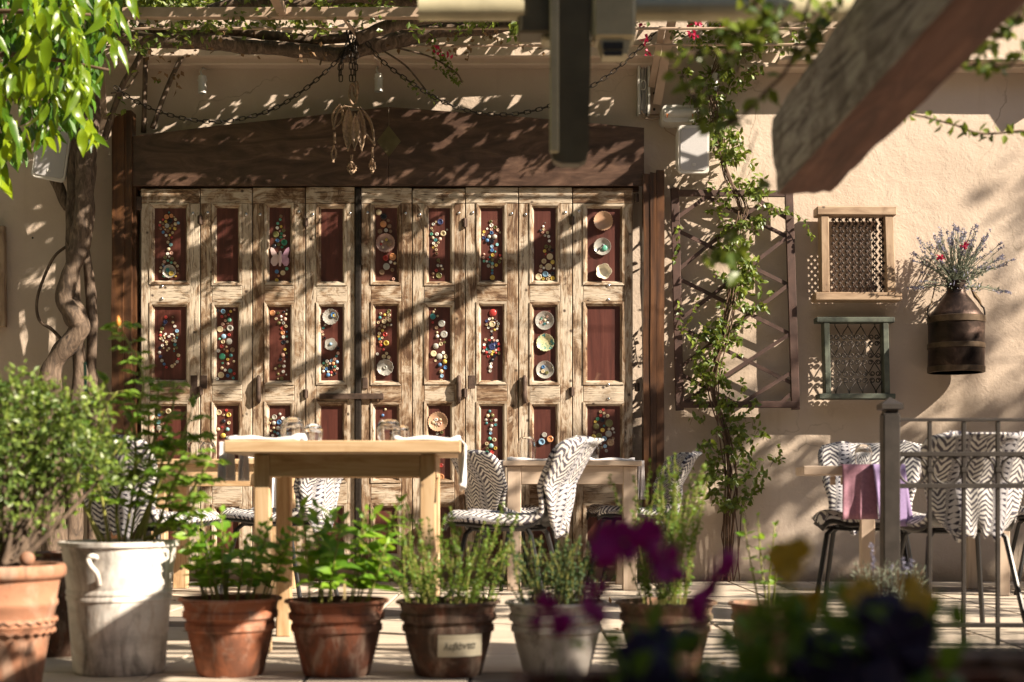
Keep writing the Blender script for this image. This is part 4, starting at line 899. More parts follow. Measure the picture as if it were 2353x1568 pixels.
# facing +y is rotation 0; R(90) faces -x (left), R(-90) faces right
chair('herringbone covered chair behind the whitewashed pot, lit white by the sun', 352, 6.3, R(-28))
chair('herringbone covered chair seen under the near pine table', 640, 7.15, R(72))
chair('herringbone covered chair at the left end of the limewashed table by the doors', 1185, 8.42, R(-58))
chair('sunlit herringbone covered chair facing left in front of the limewashed table', 1165, 6.3, R(76))
chair('herringbone covered chair at the right end of the limewashed table by the doors', 1450, 8.5, R(98))
chair('herringbone covered chair facing us behind the mauve napkin and railing post', 1992, 6.35, R(162))
chair('herringbone covered chair with its back to us behind the railing', 2192, 5.95, R(4))
chair('herringbone covered chair cut by the right edge of the view', 2415, 8.0, R(80))
chair('herringbone covered chair low in front of the deep red pot, only its top showing', 470, 3.4, R(5), -.672)
chair('herringbone covered chair low in front of the white bloomed pot, only its top showing', 1165, 3.35, R(-5), -.668)

def table(name, label, x0, x1, y0, y1, h, top, leg, apron, mats, over=.06, rotz=0, low=None):
    cx, cy = (x0+x1)/2, (y0+y1)/2; r = thing(name, label, 'table', (cx, cy, 0), rotz); hx, hy = (x1-x0)/2, (y1-y0)/2
    n = max(3, round(2*hy/.14))
    for k in range(n):                               # boards of the top
        a, b = -hy + 2*hy*k/n, -hy + 2*hy*(k+1)/n - .0015
        part(r, 'board', MB().box((-hx, a, h-top), (hx, b, h), .004), M[mats[0]], world=False)
    for sx in (-1, 1):
        for sy in (-1, 1):
            cxx, cyy = sx*(hx-over-leg/2), sy*(hy-over-leg/2)
            part(r, 'leg', MB().box((cxx-leg/2, cyy-leg/2, 0), (cxx+leg/2, cyy+leg/2, h-top-.0015), .005), M[mats[1]], world=False)
    ix, iy = hx-over-leg, hy-over-leg
    for sy in (-1, 1): part(r, 'apron', MB().box((-ix, sy*(hy-over-.012)-.011, h-top-apron), (ix, sy*(hy-over-.012)+.011, h-top-.002), .002), M[mats[0]], world=False)
    for sx in (-1, 1): part(r, 'apron', MB().box((sx*(hx-over-.012)-.011, -iy, h-top-apron), (sx*(hx-over-.012)+.011, iy, h-top-.002), .002), M[mats[0]], world=False)
    return r
def tx(u, y): return (u-CX)*y/F
ta = table('table', 'pale pine table in the middle foreground, sunlit, set with glasses and napkins', tx(508,4.95), tx(1052,4.95), 4.95, 5.75, .75, .043, .058, .082, ('pine','pine_v'), .09, R(1.5))
tb = table('table', 'limewashed pine table standing against the folding doors', tx(1155,8.17), tx(1475,8.17), 8.17, 8.82, .748, .03, .082, .105, ('wash','wash_v'), .025)
tc_ = table('table', 'pale pine table on the left, behind the near table', tx(330,7.8), tx(656,7.8), 7.8, 8.45, .75, .03, .08, .12, ('pine','pine_v'), .03)
td = table('table', 'pale wooden table with mauve napkin beside the railing post', tx(1858,5.95), tx(2085,5.95), 5.95, 6.3, .68, .04, .05, .04, ('wash','wash_v'), .13, R(-6))
for ch in list(td.children):
    if ch.name.startswith('leg'): bpy.data.objects.remove(ch)
part(td, 'pedestal', MB().box((.05, -.03, .02), (.11, .03, .638), .004), M['wash_v'], world=False); part(td, 'foot_plate', MB().box((-.1, -.14, 0), (.26, .14, .02), .004), M['black_metal'], world=False)
te = table('table', 'wooden table cut by the right edge of the view', tx(2288,7.75), tx(2620,7.75), 7.75, 8.4, .745, .03, .06, .10, ('wash','wash_v'), .03)
tf = table('table', 'low courtyard table below the terrace, hidden by the foreground flowers', tx(1330,2.9), tx(2050,2.9), 2.75, 3.3, .745, .03, .06, .08, ('pine','pine_v'), .04); tf.location.z = -.655
# ---- cloths, napkins, glasses
def cloth(name, label, pts_top, drop, m, group='napkins on the tables', fold=.004, th=.004, side=None):
    """flat napkin as a slab from a list of (x,y,z) rows"""
    g = [[Vector(p) for p in row] for row in pts_top]
    return solo(name, MB().slab(g, th), m, label, 'napkin', group, smooth='all', loc=g[0][0])
def rolled(label, a, b, z, w, m, hang=None):
    a, b = Vector((*a, z)), Vector((*b, z)); d = b-a; n = 14; rows = []
    sd_ = Vector((-d.y, d.x, 0)).normalized()
    for k in range(n+1):
        t = k/n; c = a.lerp(b, t); row = []
        hh = .005 + .005*math.sin(t*9+a.x*7) + (.008 if t < .12 or t > .9 else 0)
        for j in range(7):
            q = j/6*2-1; row.append(c + sd_*w*.5*q + Vector((0, 0, .009 + hh*(1-q*q) + .003*math.sin(q*7+t*5))))
        rows.append(row)
    return cloth('napkin', label, rows, 0, m, th=.009)
rolled('white napkin at the left end of the near pine table', (tx(528,5.05), 5.06), (tx(700,5.05), 5.02), .75, .10, M['fabric_w'])
rolled('white napkin at the right end of the near pine table', (tx(905,5.05), 5.02), (tx(1056,5.05), 5.05), .75, .10, M['fabric_w'])
rolled('lilac white napkin on the left of the limewashed table', (tx(1165,8.24), 8.26), (tx(1300,8.24), 8.26), .748, .09, M['fabric_w'])
rolled('lilac white napkin on the right of the limewashed table', (tx(1352,8.24), 8.26), (tx(1458,8.24), 8.26), .748, .09, M['fabric_w'])
rolled('white napkin on the table behind the near table', (tx(560,7.9), 7.92), (tx(640,7.9), 7.92), .75, .09, M['fabric_w'])
def runner(label, u0, u1, y, zt, vb, m, depth=.06, n=16, tilt=0.0, end=None):
    """cloth that hangs over a table edge"""
    rows = []; zb = CZ + (HZ-vb)*y/F
    for k in range(13):
        t = k/12; row = []
        for j in range(n+1):
            q = j/n; x = tx(u0 + (u1-u0)*q, y)
            if t < .25: p = Vector((x, y + depth*(1-t/.25), zt + .006))
            else:
                s = (t-.25)/.75; p = Vector((x + tilt*s + .008*math.sin(q*7)*s, y - .012 - .013*math.sin(q*11+1+s)*s - .006*math.sin(q*23+s*2)*s, zt + .004 - (zt-zb)*s))
            row.append(p)
        rows.append(row)
    return cloth('napkin', label, rows, 0, m)
runner('grey white cloth hanging from the left edge of the near table', 505, 538, 5.22, .75, 1108, M['fabric_g'], .04)
runner('grey cloth hanging beside the left leg of the near table', 552, 570, 5.5, .75, 1108, M['fabric_g'], .04)
# cloth over the right end of the near table
xe = tx(1054, 4.98); rows = []
for k in range(13):
    t = k/12
    row = []
    for j in range(7):
        q = j/6; y = 5.0 + .16*q
        row.append(Vector((xe - .12 + .125*min(1, t*3), y, .758)) if t < .34 else Vector((xe + .012 + .012*math.sin(q*8+t*3), y, .758 - (.155 + .03*q)*(t-.34)/.66)))
    rows.append(row)
cloth('napkin', 'white napkin hanging over the right end of the near pine table', rows, 0, M['fabric_w'])
runner('white cloth hanging from the right end of the table behind the near table', 626, 650, 7.78, .75, 1180, M['fabric_w'], .05)
runner('grey cloth hanging at the left end of the limewashed table', 1147, 1160, 8.3, .748, 1180, M['fabric_g'], .05)
runner('grey cloth hanging at the right end of the limewashed table', 1466, 1480, 8.4, .748, 1150, M['fabric_g'], .05)
runner('mauve napkin hanging from the table beside the railing post', 1934, 2012, 5.93, .68, 1196, M['fabric_p'], .05)
runner('lilac napkin hanging behind the railing post', 2004, 2078, 5.90, .68, 1212, M['fabric_l'], .05, tilt=.03)
for (lab, u0, u1, y, z) in (('white paper mat under the left setting of the limewashed table', 1180, 1320, 8.25, .7485), ('white paper mat under the right setting of the limewashed table', 1345, 1465, 8.25, .7485), ('white paper mat on the near pine table', 540, 790, 5.05, .7505)):
    solo('place_mat', MB().box((tx(u0,y), y-.03, z), (tx(u1,y), y+.27, z+.002)), M['fabric_w'], lab, 'place mat', 'paper mats on the tables', loc=(tx(u0,y), y, z))
def glass(label, u, y, z, w, h):
    k = w*y/F/2; H = h*y/F; t = .0022; x = tx(u, y)
    out = [(k*.80,0),(k*.93,H*.25),(k,H*.5),(k*.96,H*.72),(k*.78,H*.92),(k*.62,H*.985),(k*.55,H)]
    prof = out + [(k*.5,H-.012)] + [(r-t, zz if zz < H*.9 else H-.014) for r, zz in reversed(out[:-2])] + [out[0]]
    o = solo('glass', MB().lathe(prof, (x, y, z), 28, cap=False), M['glass'], label, 'glass', 'upturned glasses on the tables', smooth=True, loc=(x, y, z))
    return o
glass('large upturned glass at the left of the near table', 672, 5.25, .752, 56, 58)
glass('shorter upturned glass right of the tall one on the near table', 720, 5.2, .752, 44, 42)
glass('larger upturned glass at the right of the near table', 893, 5.2, .752, 56, 52)
glass('smaller upturned glass tucked behind the right napkin of the near table', 922, 5.35, .752, 40, 42)
glass('left upturned glass on the table behind the near table', 449, 7.95, .752, 40, 44)
glass('right upturned glass on the table behind the near table', 478, 7.95, .752, 36, 40)
glass('upturned glass behind the sunlit chair on the limewashed table', 1210, 8.45, .75, 44, 56)
glass('upturned glass right of the sunlit chair on the limewashed table', 1358, 8.45, .75, 42, 50)
glass('upturned glass on the table beside the railing post', 1984, 6.05, .682, 40, 48)
glass('upturned glass low on the courtyard table, blurred', 1600, 3.0, .092, 60, 60)
glass('upturned glass low on the courtyard table at the left, blurred', 1415, 2.95, .092, 60, 24)
rolled('blurred white napkin on the courtyard table', (tx(1395,2.9), 2.92), (tx(1450,2.9), 2.95), .092, .09, M['fabric_w'])
# ---- railing
YR = 5.3
rl = thing('railing', 'dark bronze metal railing with rings, in front of the right-hand chairs', 'railing', P(2045, 1482, YR))
hp = .026; xp = tx(2045, YR); zt = CZ + (HZ-953)*YR/F
po = part(rl, 'post', MB().box((xp-.031, YR-.031, 0), (xp+.031, YR+.031, zt), .004), M['rail_metal'])
zz = lambda v: CZ + (HZ-v)*YR/F
cap = MB(); pr = [(.030, zz(953)), (.024, zz(948)), (.024, zz(944)), (.040, zz(941)), (.040, zz(930)), (.001, zz(913))]
vs = []; fs = []
for r_, z_ in pr: vs += [(xp-r_, YR-r_, z_), (xp+r_, YR-r_, z_), (xp+r_, YR+r_, z_), (xp-r_, YR+r_, z_)]
for k in range(len(pr)-1): fs += [(k*4+j, k*4+(j+1)%4, k*4+4+(j+1)%4, k*4+4+j) for j in range(4)]
part(po, 'finial', cap.add(vs, fs), M['rail_metal'])
for (v, h) in ((965, .012), (1044, .018), (1117, .018), (1437, .016)):
    part(rl, 'rail', MB().box((xp+.031, YR-.012, zz(v)-h/2), (3.2, YR+.012, zz(v)+h/2), .002), M['rail_metal'])
ringm = MB()
rr = [Vector((.0525*math.cos(a), 0, .0525*math.sin(a))) for a in [k*math.pi/14 for k in range(29)]]
ringm.tube(rr, .005, 6, False); ringm = ringm.mesh('ring'); ringm.polygons.foreach_set('use_smooth', [True]*len(ringm.polygons))
for k in range(10):
    u = 2136 + k*78.3
    part(rl, 'baluster', MB().box((tx(u-4.6,YR), YR-.0075, .0), (tx(u+4.6,YR), YR+.0075, zz(965)-.007), .002), M['rail_metal'])
    place(rl, 'ring', ringm, M['rail_metal'], loc=(tx(u-38,YR), YR, zz(1080.5)))
    part(rl, 'clip', MB().box((tx(u-7,YR), YR-.010, zz(1086)), (tx(u+7,YR), YR+.010, zz(1075)), .002), M['rail_metal'])
# ================================================================== overhead
aw = thing('awning_arm', 'blurred olive cream awning tube with a hanging arm at the top centre', 'awning', P(1310, 20, 3.9))
YA = 3.9
def ap(u, v, y=YA): return P(u, v, y)
part(aw, 'tube', MB().tube([ap(962, 22), ap(1205, 22)], .031, 20), M['awning'], True)
part(aw, 'tube', MB().tube([ap(1452, 24), ap(2900, 24)], .031, 20), M['awning'], True)
part(aw, 'joint_block', MB().box(ap(1190, 75, 3.88), ap(1268, -40, 3.98), .006), M['awning_dark'])
part(aw, 'joint_block', MB().box(ap(1245, 92, 3.9), ap(1275, -40, 3.97), .006), M['awning'])
arm = MB(); q = [(ap(1312, v).x, v) for v in (0,)]
pl = [(1266,-60),(1266,352),(1272,372),(1290,380),(1330,380),(1346,372),(1352,350),(1360,-60)]
xz = [(ap(u, v).x, ap(u, v).z) for u, v in pl]
part(aw, 'hanging_arm', MB().prism(xz, 3.88, 3.93), M['awning_dark'])  # shade on the arm's face is put into this darker metal
part(aw, 'arm_lit_edge', MB().box(ap(1263, 350, 3.86), ap(1284, -60, 3.879), .004), M['awning'])  # sunlit left edge of the arm, painted as paler metal
part(aw, 'end_bracket', MB().box(ap(1362, 88, 3.86), ap(1456, -60, 3.95), .01), M['awning'])
part(aw, 'end_bracket', MB().prism([(ap(u,v).x, ap(u,v).z) for u, v in ((1372,88),(1384,132),(1440,132),(1452,88))], 3.87, 3.94), M['awning'])
part(aw, 'shade_box', MB().box((.93, 3.42, 2.10), (1.32, 3.60, 2.75), .01), M['awning_dark'])  # unseen box, added to keep the sun off the arm
part(aw, 'slot', MB().box(ap(1386, 112, 3.864), ap(1432, 98, 3.869)), M['ink']); part(aw, 'slot', MB().box(ap(1388, 128, 3.864), ap(1430, 118, 3.869)), M['ink'])
# rough rafter that reaches over the viewer towards the wall
bm_ = thing('rafter_beam', 'rough weathered rafter end jutting in at the upper right', 'beam', P(1850, 445, 3.75))
far = [P(1786, 447, 3.75), P(1912, 441, 3.75), P(1925, 262, 3.75), P(1771, 272, 3.75)]
D = Vector((.05, -1, .055)).normalized(); NS = 60
cen = (far[0]+far[2])/2; ring = []
for j_ in range(4):
    a_, b_ = far[j_], far[(j_+1) % 4]
    for k in range(7): ring.append(a_.lerp(b_, k/7))
NR = len(ring); vsL = []
for k in range(-1, NS+1):
    t = max(0, k)/NS*3.4
    for j_, p in enumerate(ring):
        q = p - cen; corner = 1 - .02*max(0, 1 - min(j_ % 7, 7 - j_ % 7)/1.2)
        amp = .006*mnoise.noise(Vector((q.x*16, t*2.3, q.z*16))) + .006*mnoise.noise(Vector((q.x*50, t*9, q.z*50)))
        sc_ = corner*(1 + amp/.1) * (.975 if k < 0 else 1)
        vsL.append(cen + D*(t - (.012 if k < 0 else 0) + (.03*mnoise.noise(Vector((j_*.9, 3, 1))) if k <= 0 else 0)) + q*sc_)
fsT = []; fsB = []
for k in range(NS+1):
    for j_ in range(NR):
        f_ = (k*NR+j_, k*NR+(j_+1) % NR, (k+1)*NR+(j_+1) % NR, (k+1)*NR+j_); (fsB if j_ < 7 else fsT).append(f_)
fsT.append(tuple(range(NR-1, -1, -1))); fsT.append(tuple((NS+1)*NR+k for k in range(NR)))
part(bm_, 'timber', MB().add(vsL, fsT), M['grey_beam'], True); part(bm_, 'underside', MB().add(vsL, fsB), M['red_beam'], True)
# pergola frame over the doors
pg = thing('pergola', 'beige metal pergola carrying the old vine above the doors', 'pergola', P(262, 60, 8.4))
part(pg, 'beam', MB().box((-3.2, 8.05, CZ+(HZ-40)*8.05/F), (2.15, 8.10, CZ+(HZ-16)*8.05/F), .004), M['beige_metal'])
for (v, yy) in ((66, 8.35), (110, 8.7)):
    part(pg, 'rod', MB().tube([(-3.2, yy, CZ+(HZ-v)*yy/F), (2.15, yy, CZ+(HZ-v+ (8 if yy > 8.5 else 0))*yy/F)], .0085, 8), M['beige_metal'], True)
part(pg, 'cross_bar', MB().beam(P(616, -40, 7.5), P(652, 34, 8.12), .05, .05, (0,0,1), .003), M['beige_metal'])
part(pg, 'stay', MB().tube([P(790, 42, 8.1), P(872, 150, 8.95)], .011, 8), M['beige_metal'], True)
for x in (-3.1, -1.2, .75, 2.1):
    part(pg, 'rafter', MB().box((x-.025, 3.6, 3.50), (x+.025, YW, 3.56)), M['beige_metal'])
for yy in (7.6, 7.0, 6.4): part(pg, 'wire', MB().tube([(-3.2, yy, 3.58), (8.5, yy, 3.58)], .004, 5), M['iron'])
# ================================================================== pots and plants
PY = 4.45; PS = PY/F
def potprof(r, h, style):
    if style == 'band': return [(r*.60,0),(r*.64,h*.03),(r*.80,h*.45),(r*.83,h*.55),(r*.83,h*.57),(r*.885,h*.60),(r*.885,h*.67),(r*.85,h*.69),(r*.86,h*.72),(r*.925,h*.75),(r*.925,h*.82),(r*.885,h*.845),(r*.93,h*.95),(r,h*.965),(r,h*.99),(r*.985,h),(r*.93,h),(r*.91,h*.97),(r*.9,h*.90)]
    if style == 'tall': return [(r*.72,0),(r*.76,h*.02),(r*.80,h*.25),(r*.85,h*.55),(r*.872,h*.56),(r*.872,h*.585),(r*.855,h*.595),(r*.875,h*.605),(r*.875,h*.63),(r*.86,h*.64),(r*.91,h*.82),(r*.95,h*.96),(r,h*.965),(r,h*.995),(r*.985,h),(r*.92,h),(r*.9,h*.95),(r*.88,h*.9)]
    return [(r*.55,0),(r*.6,h*.03),(r*.72,h*.4),(r*.78,h*.5),(r*.82,h*.52),(r*.82,h*.56),(r*.79,h*.58),(r*.83,h*.66),(r*.86,h*.68),(r*.86,h*.71),(r*.84,h*.73),(r*.90,h*.88),(r*.97,h*.9),(r*1.0,h*.925),(r*1.0,h*.97),(r*.97,h),(r*.88,h),(r*.86,h*.96),(r*.84,h*.9)]
def pot(label, u, y, rpx, vtop, m, style='band', vbot=None, group='clay pots along the terrace edge', z0=0.0):
    k = y/F; r = rpx*k; h = CZ + (HZ-vtop)*k - z0; c = Vector((tx(u,y), y, z0))
    t = thing('plant_pot', label, 'pot', c, 0, group)
    part(t, 'body', MB().lathe(potprof(r, h, style), n=44, mod=lambda a, rr, hh: 1+.006*math.sin(2*a+hh*30)+.004*math.sin(7*a+3)), m, True, world=False)
    part(t, 'soil', MB().lathe([(r*.9,h*.90),(r*.5,h*.93),(.002,h*.94)], n=24, cap=False), M['soil'], 'all', world=False)
    for k_ in range(3):
        a = k_*2.09 + .5; part(t, 'foot', MB().lathe([(.02,-.002),(.026,.008),(.022,.018)], (math.cos(a)*r*.5, math.sin(a)*r*.5, -.012), 10), M['terra3'], True, world=False)
    return t, c, r, h
def shoot(base, d, L_, n=8, droop=.1, wob=.012, r=rnd):
    q = [Vector(base)]; dd = Vector(d).normalized()
    for k in range(n):
        dd = (dd + rvec(r)*wob*6 - Vector((0,0,droop*k/n/n*2))).normalized(); q.append(q[-1] + dd*L_/n)
    return q
def leafmatrix(p, d, n):
    d = d.normalized(); n = n - d*n.dot(d); n = n.normalized() if n.length > 1e-4 else d.orthogonal().normalized(); s = d.cross(n)
    return Matrix.Translation(p) @ Matrix((s, d, n)).transposed().to_4x4()
def unitleaf(W, bend, waves=0.0):
    g = []; n = 6
    mb = MB(); vs = [Vector((0,0,0))]; fs = []
    for k in range(1, n):
        t = k/n; w = W*.5*math.sin(math.pi*t**.8)*(1.05-.25*t); z = -bend*t*t + waves*math.sin(t*9)
        vs += [Vector((-w, t, z+w*.30)), Vector((0, t, z)), Vector((w, t, z+w*.30))]
    vs.append(Vector((0, 1, -bend)))
    fs += [(0,2,1),(0,3,2)]
    for k in range(n-2):
        a = 1+k*3; fs += [(a, a+1, a+4, a+3), (a+1, a+2, a+5, a+4)]
    a = 1+(n-2)*3; fs += [(a, a+1, a+3), (a+1, a+2, a+3)]
    me = mb.add(vs, fs).mesh('leaf'); me.polygons.foreach_set('use_smooth', [True]*len(me.polygons)); return me
MINT = [unitleaf(.62, .2, .02), unitleaf(.55, .35, .02), unitleaf(.66, .1, .03)]
LANCE = [unitleaf(.40, .3, .01), unitleaf(.36, .5, .02), unitleaf(.44, .15, .01)]
CIT = [unitleaf(.36, .22, .03), unitleaf(.28, .45, .03), unitleaf(.40, .08, .04), unitleaf(.26, .7, .02), unitleaf(.33, -.15, .05)]
def plant(label, c, name='herb', cat='plant', group='herbs in the clay pots'):
    return thing(name, label, cat, c, 0, group)
def herb_big(label, c, r, h, n, hgt, spread, meshes, ll, m, pair=.032, lean=(0,0), seed=1, name='herb'):
    g = random.Random(seed); t = plant(label, Vector((c.x, c.y, c.z+h*.93)), name)
    st = MB(); cnt = 0
    for k in range(n):
        a = g.uniform(0, 6.28); rr = r*math.sqrt(g.random())*.75; b = Vector((c.x+math.cos(a)*rr, c.y+math.sin(a)*rr*.8, c.z+h*.92))
        d = Vector((math.cos(a)*rr/r*spread + lean[0], math.sin(a)*rr/r*spread*.7, 1)); L_ = hgt*g.uniform(.55, 1.0)
        q = shoot(b, d, L_, 8, .08, .010, g); st.tube(q, [.0032]*3+[.0026]*3+[.002]*3, 5, lv=g.random())
        nn = int(L_/pair); ph = g.uniform(0, 6.28)
        for j in range(max(2, int(nn*.28)), nn+1):
            f = j/nn*8; i = min(7, int(f)); p = q[i].lerp(q[i+1], f-i); ax = (q[i+1]-q[i]).normalized()
            o1 = ax.orthogonal().normalized(); o1 = Matrix.Rotation(ph + j*1.57, 3, ax) @ o1
            for s in (1, -1):
                tipk = .55 if j >= nn-1 else 1.0
                d2 = (o1*s + ax*(.35 if j < nn-1 else 1.2)); M_ = leafmatrix(p, d2 + Vector((0,0,.12)), ax*.8 + Vector((.15,-.35,0)) + rvec(g)*.5) @ Matrix.Scale(ll*tipk*g.uniform(.7,1.15), 4)
                place(t, 'leaf', g.choice(meshes), m, M=M_); cnt += 1
    part(t, 'stem', st, M['cane'], 'all', kind='stuff')
    return t, cnt
def herb_fine(label, c, r, h, n, hgt, spread, ll, lw, m, per=60, droop=.2, wob=.02, seed=1, zlow=.1, name='herb', stemm='cane', thick=.0022, tuft=.01):
    g = random.Random(seed); t = plant(label, Vector((c.x, c.y, c.z+h*.93)), name); st = MB(); fo = MB()
    for k in range(n):
        a = g.uniform(0, 6.28); rr = r*math.sqrt(g.random())*.85; b = Vector((c.x+math.cos(a)*rr, c.y+math.sin(a)*rr, c.z+h*.92))
        d = Vector((math.cos(a)*rr/r*spread, math.sin(a)*rr/r*spread, 1)); L_ = hgt*g.uniform(.35, 1.0)
        q = shoot(b, d, L_, 8, droop, wob, g); st.tube(q, [thick]*9, 4)
        lvb = g.random()*.5
        for j in range(int(per*L_/hgt)):
            f = (zlow + (1-zlow)*g.random())*7.99; i = int(f); p = q[i].lerp(q[i+1], f-i); ax = (q[i+1]-q[i]).normalized()
            fo.dleaf(p + rvec(g)*tuft*.6, rvec(g)+ax*.5, ax+rvec(g)*.7, ll*g.uniform(.6,1.2), lw*g.uniform(.7,1.2), min(1, lvb + .5*g.random()*(.4+.6*f/8)))
    part(t, 'stem', st, M[stemm], kind='stuff'); part(t, 'foliage', fo, m, kind='stuff')
    return t
# --- the row of pots
t1 = pot('orange terracotta pot holding bushy mint, first of the row right of the white pot', 530, PY, 117, 1372, M['terra1'])
t2 = pot('deep red terracotta pot holding tall lance leaved herb', 774, PY, 119, 1377, M['terra2'])
t3 = pot('brown stained terracotta pot with a handwritten paper label', 1030, PY, 120, 1379, M['terra3'])
t4 = pot('terracotta pot covered in white lime bloom, behind the magenta petals', 1278, PY, 118, 1381, M['terra4'])
t5 = pot('mossy brown terracotta pot holding tall oregano', 1530, PY, 116, 1381, M['terra5'])
t6 = pot('smaller terracotta pot behind the blurred yellow flowers', 1765, PY+.05, 92, 1384, M['terra5'])
t7 = pot('terracotta pot of lavender below the railing post', 2040, PY+.1, 92, 1388, M['terra3'])
t8 = pot('tall whitewashed clay pot with a lug handle holding the rose', 275, 4.52, 135, 1243, M['whitepot'], 'tall')
t9 = pot('large peach terracotta pot at the left edge holding the box shrub', 6, 4.1, 142, 1297, M['terra6'], 'rope')
# lug handle of the white pot
hb = MB().tube([P(u, v, 4.36+dy) for u, v, dy in spline([(228,1287,.01),(214,1278,-.03),(203,1284,-.03),(208,1300,-.035),(222,1318,-.03),(228,1345,.0)], 5)], .008, 8)
part(t8[0], 'handle', hb, M['whitepot'], 'all')
for (v, y_) in ((1425, 4.1), (1450, 4.1)):           # rope bands on the peach pot
    k = 4.1/F; zz_ = CZ+(HZ-v)*k; rr = (118 if v == 1425 else 114)*k
    part(t9[0], 'rope_band', MB().tube([Vector((t9[1].x + math.cos(a)*rr, 4.1+math.sin(a)*rr, zz_ + .004*math.sin(a*30))) for a in [i*math.pi/60 for i in range(121)]], .0045, 6, False), M['terra6'], 'all')
so_ = P(62, 1285, 4.05); solo('clay_ball', MB().lathe([(.001,-.022),(.012,-.018),(.02,-.008),(.022,.002),(.018,.013),(.009,.02),(.001,.022)], so_, 16), M['terra6'], 'small clay ball lying on the rim of the left terracotta pot', 'ball', smooth='all', loc=so_)
jar = thing('clay_jar', 'dark brown clay jar in the shade between the two left pots', 'jar', (tx(135,5.0), 5.0, 0))
part(jar, 'body', MB().lathe([(.10,0),(.13,.05),(.155,.18),(.15,.28),(.11,.33),(.09,.345),(.10,.36),(.08,.36),(.07,.33)], n=32), M['terra3'], True, world=False)
# --- paper label with the herb's name
c3, r3, h3 = t3[1], t3[2], t3[3]
def onpot(u, v, extra=0.0):
    z = CZ+(HZ-v)*(PY-.13)/F; rr = None; prf = potprof(r3, h3, 'band')
    for (ra, ha), (rb, hb_) in zip(prf, prf[1:]):
        if ha <= z <= hb_: rr = ra + (rb-ra)*(z-ha)/(hb_-ha+1e-9); break
    rr = (rr or r3*.8)*1.006 + extra; x = tx(u, PY-.13)-c3.x; return Vector((c3.x+x, c3.y - math.sqrt(max(rr*rr-x*x, 0)), z))
g = [[onpot(1005 + 100*j/12 + (1511-v)*.03, v, .004) for j in range(13)] for v in (1511, 1500, 1490, 1480, 1470, 1460)]
lab = part(t3[0], 'paper_label', MB().slab([list(reversed(r_)) for r_ in g], .002), M['paper'])
fc = bpy.data.curves.new('lettering', 'FONT'); fc.body = '\u03bb\u03b5\u03b2\u03ac\u03bd\u03c4\u03b1'; fc.size = 1; fc.shear = .28; fc.extrude = 0; fc.resolution_u = 3; fc.offset = .012
fo_ = bpy.data.objects.new('lettering_tmp', fc); COL.objects.link(fo_); bpy.context.view_layer.update()
mt_ = bpy.data.meshes.new_from_object(fo_.evaluated_get(bpy.context.evaluated_depsgraph_get())); bpy.data.objects.remove(fo_)
xs = [v.co.x for v in mt_.vertices]; x0_, x1_ = min(xs), max(xs); kk = 74/(x1_-x0_)
for v in mt_.vertices:
    p = onpot(1019 + (v.co.x-x0_)*kk, 1494 - v.co.y*kk*1.25 - (v.co.x-x0_)*kk*.03, .0062); v.co = p - c3
mt_.materials.clear(); o = link(mt_, 'lettering', lab, M['ink'])
# --- plants of the row
herb_big('bushy green mint in the orange terracotta pot', t1[1], t1[2], t1[3], 21, .29, .5, MINT, .054, M['mint'], .025, seed=3, name='mint')
herb_big('tall herb with lance shaped leaves in the deep red pot', t2[1], t2[2], t2[3], 12, .345, .34, LANCE, .082, M['mint'], .026, (.12,0), seed=5, name='verbena')
herb_fine('bright oregano in the labelled pot', t3[1], t3[2], t3[3], 52, .34, .5, .014, .012, M['herb'], 80, .15, .03, 6, name='oregano')
herb_fine('dark thyme in the white bloomed pot', t4[1], t4[2], t4[3], 55, .24, .4, .012, .009, M['thyme'], 80, .1, .03, 7, name='thyme')
herb_fine('tall spindly oregano in the mossy pot', t5[1], t5[2]*.6, t5[3], 46, .50, .25, .015, .012, M['herb'], 95, .12, .016, 8, name='oregano')
herb_big('upright pale green herb in the smaller pot', t6[1], t6[2]*.4, t6[3], 4, .32, .25, MINT, .035, M['mint'], .036, seed=11, name='herb')
herb_fine('grey green lavender below the railing post', t7[1], t7[2]*.7, t7[3], 90, .15, .5, .03, .004, M['lav'], 30, .05, .01, 9, name='lavender', stemm='twig')
lt = MB()
for k in range(9):
    p = P(1985 + rnd.random()*110, 1260 + rnd.random()*60, 4.5); lt.tube([p, p + Vector((0,0,-.07))], .0012, 4)
    for j in range(18): lt.dleaf(p + Vector((rnd.uniform(-.004,.004), rnd.uniform(-.004,.004), rnd.uniform(-.012,.014))), rvec(), rvec(), .010, .006, rnd.random())
part(bpy.data.objects['lavender'], 'flower', lt, M['lavf'], kind='stuff')
part(t2[0], 'label_stake', MB().box(P(789, 1378, 4.36), P(795, 1330, 4.362)), M['bamboo'])
